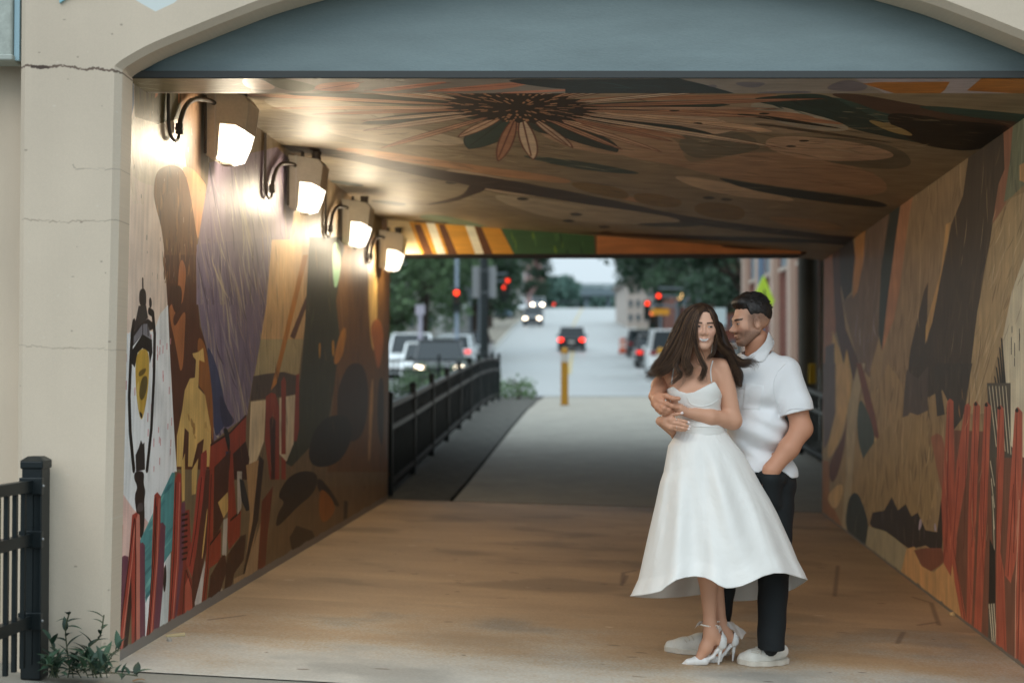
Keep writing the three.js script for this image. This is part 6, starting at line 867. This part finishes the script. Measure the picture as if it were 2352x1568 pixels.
  // ---- hair
  const HR = blend([ell(origin.clone().add(V3(-.008, .03, -.02)), .078, .087, .094), cn([1580, 735, .01], .04, [1556, 805, .03], .055), cn([1556, 805, .03], .052, [1530, 848, .05], .022), cn([1648, 752, .0], .03, [1662, 815, -.02], .05), cn([1662, 815, -.02], .05, [1690, 862, -.03], .034), cn([1690, 862, -.03], .03, [1702, 886, -.03], .008)], .03);
  const inv = HM.clone().invert(), tq = V3();
  const hairF = { f: (x, y, z) => { tq.set(x, y, z).applyMatrix4(inv); const face = Math.max(Math.hypot(tq.x / 1.0, (tq.y + .018) / 1.35) - .064 , .03 - tq.z); return Math.max(HR.f(x, y, z), -Math.max(Math.hypot(tq.x, (tq.y + .008) / 1.42) - .061, .012 - tq.z)); }, lo: HR.lo, hi: HR.hi };
  const hairM = new THREE.MeshPhysicalMaterial({ color: 0xffffff, vertexColors: true, roughness: .42, specularIntensity: .7 });
  const dk = [[.020, .012, .009], [.028, .016, .012], [.04, .022, .015], [.058, .03, .019], [.085, .044, .025], [.13, .07, .037], [.2, .11, .056], [.28, .16, .085]];
  const capG = meshField(hairF, .005, (x, y, z) => { const k = 1 + .5 * fbm(x * 60, y * 12, z * 60, 2); return [.034 * k, .019 * k, .013 * k]; }, base);
  const gz = (...a) => a.map((q) => Z(1, ...q));
  const guides = [
    { p: gz([880, 272, 0.070], [780, 283, 0.103], [690, 376, 0.110], [620, 540, 0.100], [540, 700, 0.100], [450, 850, 0.100], [370, 950, 0.100], [335, 1010, 0.100]), n: 486, spread: 0.0303, w: 0.00057, wave: 0.0048 },
    { p: gz([880, 279, 0.085], [790, 318, 0.118], [710, 466, 0.125], [650, 660, 0.120], [570, 830, 0.120], [480, 930, 0.120], [400, 960, 0.120], [360, 1020, 0.110]), n: 567, spread: 0.0303, w: 0.00061, wave: 0.0054, dark: 1.1 },
    { p: gz([885, 289, 0.100], [810, 348, 0.128], [755, 526, 0.135], [715, 720, 0.130], [690, 860, 0.135], [715, 940, 0.140], [650, 965, 0.140]), n: 567, spread: 0.0279, w: 0.00061, wave: 0.0048, dark: 1.0 },
    { p: gz([890, 296, 0.105], [825, 378, 0.133], [790, 546, 0.140], [790, 690, 0.135], [845, 830, 0.140], [890, 920, 0.150], [860, 1000, 0.150], [812, 1050, 0.150]), n: 324, spread: 0.0164, w: 0.00061, wave: 0.0042 },
    { p: gz([880, 284, 0.090], [780, 338, 0.118], [700, 526, 0.125], [630, 760, 0.120], [590, 880, 0.130], [620, 960, 0.150], [640, 985, 0.150], [560, 1070, 0.150], [512, 1120, 0.150]), n: 129, spread: 0.0115, w: 0.00057, wave: 0.0024 },
    { p: gz([870, 266, 0.060], [740, 293, 0.078], [640, 426, 0.080], [560, 620, 0.070], [470, 800, 0.070], [390, 880, 0.070], [350, 960, 0.070], [255, 1058, 0.070]), n: 210, spread: 0.0221, w: 0.00051, wave: 0.0060 },
    { p: gz([870, 266, 0.040], [740, 288, 0.048], [630, 406, 0.040], [545, 600, 0.030], [470, 760, 0.030], [420, 880, 0.030], [420, 960, 0.050], [440, 1060, 0.050]), n: 243, spread: 0.0221, w: 0.00051, wave: 0.0060 },
    { p: gz([895, 289, 0.090], [955, 338, 0.113], [992, 476, 0.110], [1015, 620, 0.090], [1060, 710, 0.070], [1150, 790, 0.060], [1215, 920, 0.060], [1255, 1110, 0.050]), n: 486, spread: 0.0279, w: 0.00057, wave: 0.0054, dark: 2.0 },
    { p: gz([895, 284, 0.080], [965, 338, 0.098], [1005, 506, 0.090], [1045, 660, 0.060], [1130, 740, 0.050], [1230, 830, 0.050], [1330, 860, 0.050], [1440, 800, 0.050]), n: 243, spread: 0.0221, w: 0.00066, wave: 0.0096, dark: 2.0 },
    { p: gz([895, 284, 0.070], [970, 348, 0.088], [1010, 526, 0.080], [1060, 690, 0.050], [1150, 770, 0.050], [1270, 860, 0.050], [1370, 880, 0.060], [1440, 940, 0.060]), n: 282, spread: 0.0279, w: 0.00061, wave: 0.0126, dark: 2.0 },
    { p: gz([890, 279, 0.050], [970, 338, 0.048], [1020, 526, 0.030], [1070, 700, 0.010], [1130, 850, 0.020], [1190, 980, 0.030], [1230, 1080, 0.030], [1275, 1060, 0.030]), n: 372, spread: 0.0328, w: 0.00061, wave: 0.0060, dark: 2.6 },
    { p: gz([929, 294, 0.080], [979, 348, 0.108], [1012, 486, 0.110], [1009, 640, 0.100], [984, 750, 0.105], [939, 800, 0.120], [914, 850, 0.130]), n: 129, spread: 0.0115, w: 0.00051, wave: 0.0030, dark: 2.2 },
  ];
  for (let k = 0; k < 60; k++) { const g0 = guides[Math.floor(rnd() * 11)]; guides.push({ p: g0.p.map((q, i) => q.clone().add(V3(rr(-1, 1), rr(-1, 1), rr(-.6, .6)).multiplyScalar(.003 + .004 * i))), n: 5, spread: .006, w: .00045, wave: .01, dark: 1 }); }
  const strandG = strands(guides, base, dk);
  part(P, 'hair', mergeGeometries([capG, strandG].map((g) => keep(g.toNonIndexed()))), hairM);
  // ---- jewellery
  const gold = std(0xc9a878, .3, { metalness: .8 }), onB = (x, y, l = .002) => hit(full, Q[1][0] + x * Q[1][2], Q[1][1] + y * Q[1][2], l).sub(base);
  part(P, 'necklace', tube([onB(640, 900), onB(690, 930), onB(738, 942), onB(790, 920), onB(840, 870)], .0009, 5, 24), gold); part(P, 'pendant', new THREE.SphereGeometry(.0032, 8, 6).translate(...onB(738, 946, .003).toArray()), pearl);
  part(P, 'bracelet', new THREE.TorusGeometry(.0245, .0012, 6, 26).rotateY(1.25).rotateZ(.1).translate(...W(1520, 967, .143).sub(base).toArray()), gold);
  for (const [x, y, z] of [[770, 930, .2], [772, 1085, .2]]) part(P, 'ring', new THREE.TorusGeometry(.0088, .0013, 6, 18).rotateY(1.4).translate(...hp(x, y, z - .002).sub(base).toArray()), std(0xd8d4cc, .2, { metalness: .9 }));
}
// ================================================================ the man in the white shirt
{
  const base = onGround(1745, 1526, 3, 12), P = thing('person', 'bearded man in white short sleeve shirt and dark trousers hugging the woman', 'person'); P.position.copy(base);
  const skin = [.54, .265, .165], K = [.012, .009, .008];
  const hs = .98, origin = W(1724, 741, -.10), fwd = V3(-.965, -.13, .24), up = V3(-.17, 1, .02), HM = frameAt(origin, fwd, up, hs);
  const H = headField({ chin: .021, jaw: .021, brow: .0015, nose: .0075, short: .86 });
  const hc = skinOf([.62, .345, .235], { hair: [.02, .014, .011], browK: .95, open: .55, gaze: 0, smile: false, lip: [.33, .14, .11], beard: true });
  const headG = placeHead(H, HM, hs, .0025, (x, y, z, a, b, c) => hc(x, y < -.03 ? -.03 + (y + .03) / .86 : y, z, c), base);
  const torso = [cn([1722, 890, -.16], .12, [1768, 892, -.13], .115), cn([1730, 985, -.15], .115, [1752, 985, -.13], .112), cn([1745, 1080, -.14], .11, [1768, 1080, -.13], .11), cn([1690, 852, -.2], .06, [1805, 858, -.08], .06), cn([1745, 835, -.14], .068, [1738, 780, -.11], .058)];
  const armL = [cn([1812, 862, -.07], .058, [1842, 984, -.03], .05), cn([1842, 984, -.03], .05, [1812, 1030, .0], .047), cn([1812, 1030, 0], .047, [1772, 1080, .025], .037), cn([1772, 1080, .025], .037, [1762, 1110, .02], .03)];
  const armR = [cn([1668, 850, -.2], .055, [1550, 862, -.16], .047), cn([1550, 862, -.16], .046, [1518, 886, -.02], .042), cn([1518, 886, -.02], .042, [1503, 910, .10], .028)];
  const legs = [cn([1780, 1120, -.1], .088, [1776, 1300, -.07], .064), cn([1776, 1300, -.07], .06, [1771, 1470, -.01], .045), cn([1720, 1120, -.16], .085, [1660, 1300, -.18], .062), cn([1660, 1300, -.18], .058, [1640, 1455, -.18], .043)];
  const body = blend([...torso, ...armL, ...armR, ...legs], .025), T = blend(torso, .06);
  const tat = W(1807, 970, .0), tone = (x, y, z) => { const k = 1 + .07 * fbm(x * 9, y * 9, z * 9, 2); const p = Math.abs((x - tat.x) - .35 * (tat.y - y)); return Math.abs(y - tat.y) < .013 && p < .0055 ? [.03, .035, .04] : skin.map((c) => c * k); };
  const bodyG = meshField(body, .0085, tone, base);
  const hp = (x, y, z) => Z(2, x, y, z), hand = [cn([1503, 910, .10], .028, [1512, 922, .15], .031), cn([1512, 916, .155], .026, [1519, 922, .185], .019), cn([1508, 926, .15], .026, [1512, 935, .182], .018),
    ...finger([hp(440, 560, .188), hp(560, 600, .215), hp(680, 650, .213), hp(790, 690, .205)], .0115, .0085), ...finger([hp(400, 620, .185), hp(500, 690, .212), hp(600, 730, .206), hp(660, 750, .195)], .0115, .0085), ...finger([hp(375, 680, .178), hp(460, 745, .205), hp(560, 775, .2), hp(640, 790, .19)], .011, .008), ...finger([hp(370, 730, .168), hp(440, 785, .192), hp(520, 810, .19), hp(590, 815, .182)], .0098, .0075), ...finger([hp(400, 420, .15), hp(560, 440, .195), hp(690, 490, .212), hp(815, 490, .213)], .0135, .0095)];
  const handG = meshField(blend(hand, .009), .003, tone, base);
  part(P, 'body', mergeGeometries([bodyG, headG, handG].map((g) => keep(g.toNonIndexed()))), skinMat());
  // ---- shirt
  const cloth = new THREE.MeshPhysicalMaterial({ color: new THREE.Color(.79, .80, .82), roughness: .75, sheen: .2, side: THREE.DoubleSide, bumpMap: rep(clothTex, 5, 5), bumpScale: .0007 });
  const S0 = blend([cn([1716, 885, -.16], .137, [1768, 890, -.125], .132), cn([1726, 985, -.15], .125, [1752, 985, -.12], .122), cn([1745, 1085, -.14], .128, [1778, 1090, -.12], .118), cn([1690, 852, -.2], .075, [1803, 853, -.08], .072), cn([1742, 832, -.13], .085, [1745, 850, -.13], .09)], .05), slv = blend([cn([1806, 856, -.075], .074, [1829, 930, -.04], .078), cn([1829, 930, -.04], .077, [1834, 962, -.03], .079)], .02);
  const sA = W(1798, 958, .02), sB = W(1857, 941, -.03), hemY = W(0, 1086).y, sdir = V3(.22, -1, .1).normalize(), sEnd = W(1829, 948, -.02);
  const S = { f: (x, y, z) => { const s0 = S0.f(x, y, z); if (s0 > .03 || s0 < -.04) { const c0 = (x - sEnd.x) * sdir.x + (y - sEnd.y) * sdir.y + (z - sEnd.z) * sdir.z, v0 = Math.max(slv.f(x, y, z), c0); if (v0 > .03) return Math.max(smin(Math.max(s0, hemY - y), v0, .018), -neckF.f(x, y, z)); } const yy = (y - hemY), fold = .0075 * Math.sin(58 * y + 26 * x + 2 * fbm(x * 6, y * 6, z * 6, 2)) * smooth(.0, .1, yy) * (1 - smooth(.2, .42, yy)) + .004 * Math.sin(40 * y - 60 * x + 3 * fbm(x * 7, y * 5, 3, 2)) * smooth(.2, .3, yy) * (1 - smooth(.36, .5, yy)); const cut = (x - sEnd.x) * sdir.x + (y - sEnd.y) * sdir.y + (z - sEnd.z) * sdir.z; let d = smin(Math.max(s0 + fold, hemY - y + .25 * Math.max(0, W0 - x) - .028 * smooth(.0, .05, x - W1)), Math.max(slv.f(x, y, z) + .003 * Math.sin(50 * x + 20 * y), cut), .018); return Math.max(d, neckF.f(x, y, z) * -1); }, lo: S0.lo.map((a, i) => Math.min(a, slv.lo[i])), hi: S0.hi.map((a, i) => Math.max(a, slv.hi[i])) };
  const W0 = W(1730, 1080).x, W1 = W(1800, 1080).x, neckF = blend([cn([1744, 835, -.135], .07, [1734, 770, -.10], .076)], .02), collarF = blend([S0, cn([1745, 838, -.14], .078, [1737, 780, -.11], .068)], .012);
  const shirt = part(P, 'shirt', meshField(S, .006, null, base), cloth);
  const strip = (inn, out, lift, n = 16) => { const A = new THREE.CatmullRomCurve3(bandOf(1, inn).map((p) => V3(p[0], p[1], 0))), B = new THREE.CatmullRomCurve3(bandOf(1, out).map((p) => V3(p[0], p[1], 0))); return sheet((s, t) => { const a = A.getPoint(s), b = B.getPoint(s), T = clamp(t / .92, 0, 1), p = a.lerp(b, T); return hit(collarF, p.x, p.y, t > .95 ? .001 : lift * (1 - .35 * T)).sub(base); }, n, 7); };
  part(shirt, 'collar', strip([[1534, 552], [1505, 640], [1430, 735], [1345, 815], [1320, 838]], [[1560, 575], [1604, 656], [1570, 745], [1500, 855], [1400, 852]], .013), cloth);
  part(shirt, 'collar', strip([[1256, 648], [1258, 690], [1254, 720], [1246, 750]], [[1120, 660], [1104, 690], [1130, 722], [1200, 744]], .013), cloth);
  part(shirt, 'seam', tube([[900, 66], [830, 120], [760, 200], [716, 300], [712, 400], [738, 520], [790, 660]].map(([x, y]) => hit(S, Q[3][0] + x * Q[3][2], Q[3][1] + y * Q[3][2], .0002).sub(base)), .002, 5, 40), cloth);
  part(shirt, 'pocket', quadPatch(S, bandOf(3, [[372, 312], [604, 352], [556, 640], [345, 634]]), .003, base), cloth);
  part(shirt, 'sleeve_hem', tube([[1110, 628], [1040, 624], [960, 626], [890, 640], [840, 676]].map(([x, y]) => hit(S, Q[3][0] + x * Q[3][2], Q[3][1] + (y - 6) * Q[3][2], .0005).sub(base)), .0022, 5, 30), cloth);
  // ---- trousers
  const navy = std(0x0a1216, .8, { bumpMap: rep(clothTex, 6, 6), bumpScale: .0006 }), F1 = blend([cn([1742, 1100, -.14], .12, [1776, 1105, -.115], .112), cn([1778, 1125, -.1], .102, [1778, 1300, -.07], .078), cn([1778, 1300, -.06], .076, [1771, 1490, -.005], .064), cn([1722, 1125, -.16], .1, [1662, 1300, -.18], .078), cn([1662, 1300, -.18], .075, [1641, 1475, -.18], .062), cn([1770, 1100, .02], .05, [1772, 1150, -.02], .05), cn([1752, 1096, .0], .03, [1790, 1098, .0], .035)], .02);
  const waistY = W(0, 1062).y; const tr = { f: (x, y, z) => { const f1 = F1.f(x, y, z); if (f1 > .03 || f1 < -.03) return Math.max(f1, y - waistY); const cuff = groundY(x, -z) + (z < -DM - .08 ? .07 : .088); return Math.max(f1 + .0016 * Math.sin(46 * y + 30 * x + 3 * fbm(x * 5, y * 5, z * 5, 2)), y - waistY, cuff - y); }, lo: F1.lo, hi: F1.hi }; part(P, 'trousers', meshField(tr, .0065, null, base), navy);
  // ---- shoes
  const canv = std(0xffffff, .8, { map: mottle(128, [222, 220, 212], .1, 4, 8) }), rub = std(0xffffff, .6, { map: mottle(128, [210, 204, 192], .14, 5, 10) }), lace = std(0xcfc8bc, .9);
  const sneaker = (pts, lab) => { // pts: photo pixels where the sole meets the floor, with the radius of the upper there and how high its middle lies
    const c = pts.map(([x, y, r, h]) => { const q = bandOf(5, [[x, y]])[0], p = onGround(q[0], q[1], 3, 12); p.y = groundY(p.x, -p.z) + h; p.r = r; return p; }), fl = (x, z) => groundY(x, -z) + .003;
    const bones = c.slice(1).map((p, i) => cone(c[i], p, c[i].r, p.r)), U = blend(bones, .02), foot = blend(c.slice(1).map((p, i) => cone(V3(c[i].x, 0, c[i].z), V3(p.x, 0, p.z), c[i].r, p.r)), .02);
    const up2 = { f: (x, y, z) => Math.max(U.f(x, y, z), fl(x, z) + .018 - y), lo: U.lo, hi: U.hi }, so = { f: (x, y, z) => Math.max(foot.f(x, 0, z) - .004, y - fl(x, z) - .026, fl(x, z) - y), lo: U.lo.map((a) => a - .03), hi: U.hi.map((a) => a + .02) };
    const sh = part(P, 'shoe', meshField(up2, .0035, null, base), canv, lab); part(sh, 'sole', meshField(so, .0035, null, base), rub); return [sh, up2]; };
  const [s1, u1] = sneaker([[1475, 1085, .03, .028], [1600, 1100, .04, .034], [1800, 1095, .046, .05], [1960, 1080, .045, .066], [2060, 1070, .036, .06]], 'white canvas sneaker, the front one'), [s2, u2] = sneaker([[330, 890, .03, .028], [520, 910, .04, .036], [780, 925, .046, .055], [1000, 930, .045, .068], [1150, 935, .036, .06]], 'white canvas sneaker, the rear one');
  const laceAt = (F, a) => tube(a.map(([x, y]) => { const q = bandOf(5, [[x, y]])[0]; return hit(F, q[0], q[1], .003).sub(base); }), .0022, 5, 14);
  for (const a of [[[1590, 870], [1660, 880], [1720, 900]], [[1620, 845], [1690, 850], [1750, 870]], [[1660, 815], [1720, 820], [1790, 840]], [[1590, 900], [1650, 905], [1700, 915]]]) part(s1, 'lace', laceAt(u1, a), lace); part(s1, 'lace', laceAt(u1, [[1760, 800], [1790, 860], [1840, 900], [1820, 830], [1770, 800], [1750, 860], [1740, 930]]), lace);
  for (const a of [[[590, 660], [620, 690], [620, 720]], [[650, 640], [680, 680], [690, 710]], [[540, 700], [570, 730], [580, 745]]]) part(s2, 'lace', laceAt(u2, a), lace);
  // ---- hair: short quiff with faded sides
  const pr = [ell(V3(0, .048, -.02), .0775, .09, .099), cone(V3(-.026, .102, .042), V3(.026, .102, .042), .031, .031), cone(V3(0, .124, .0), V3(0, .112, -.045), .03, .03)], C = blend(pr, .03);
  const hf = { f: (x, y, z) => { const c = C.f(x, y, z); if (c > .025 || c < -.025) return c; const line = z > .05 ? .068 - .1 * (z - .07) : lerp(lerp(-.03, .012, smooth(-.085, -.03, z)), .06, smooth(.02, .036, z)); const thin = .0115 * (1 - smooth(line, line + .045, y)); return Math.max(c + thin + .005 * fbm(x * 150, y * 40, z * 60, 2), (line - y) * .9); }, lo: [-.11, -.1, -.14], hi: [.11, .17, .12] };
  const g = meshField(hf, .003, (x, y, z) => { const k = 1 + .6 * fbm(x * 150, y * 40, z * 60, 2); return K.map((c) => c * k * 1.2); }, V3(0, 0, 0)); g.applyMatrix4(HM); g.translate(-base.x, -base.y, -base.z); g.computeVertexNormals();
  const hs2 = []; for (let k = 0; k < 2200; k++) { const a = rr(0, 6.283), e = Math.asin(rr(.12, 1)), x = Math.cos(e) * Math.cos(a), y = Math.sin(e), z = Math.cos(e) * Math.sin(a), p = V3(x * .07, .046 + y * .078, -.02 + z * .088); if (p.z > .045 && p.y < .078) continue; if (p.z <= .045 && p.y < .05) continue; const sc = p.y > .075 ? 1.3 : 1.09; p.set(x * .07 * lerp(1, 1.06, y), .046 + y * .078 * sc, -.02 + z * .088); const L = rr(.014, .024), q = p.clone().add(V3(x * .16, y * .12 + .05, z * .12 - .6).normalize().multiplyScalar(L)), m = p.clone().lerp(q, .5).add(V3(x, y, z).multiplyScalar(L * .1)); hs2.push({ p: [p, m, q].map((v) => v.applyMatrix4(HM)), n: 1, spread: 0, w: .0009, seg: 4 }); }
  const tufts = strands(hs2, base, [[.012, .009, .008], [.018, .013, .011], [.028, .02, .016]]);
  part(P, 'hair', mergeGeometries([keep(g.toNonIndexed()), keep(tufts.toNonIndexed())].map((q) => { if (!q.attributes.uv) q.setAttribute('uv', new THREE.BufferAttribute(new Float32Array(q.attributes.position.count * 2), 2)); return q; })), new THREE.MeshPhysicalMaterial({ color: 0xffffff, vertexColors: true, roughness: .5 }));
}
scene.traverse((o) => { if (o.isMesh) { o.castShadow = true; o.receiveShadow = true; } });
renderer.render(scene, camera);
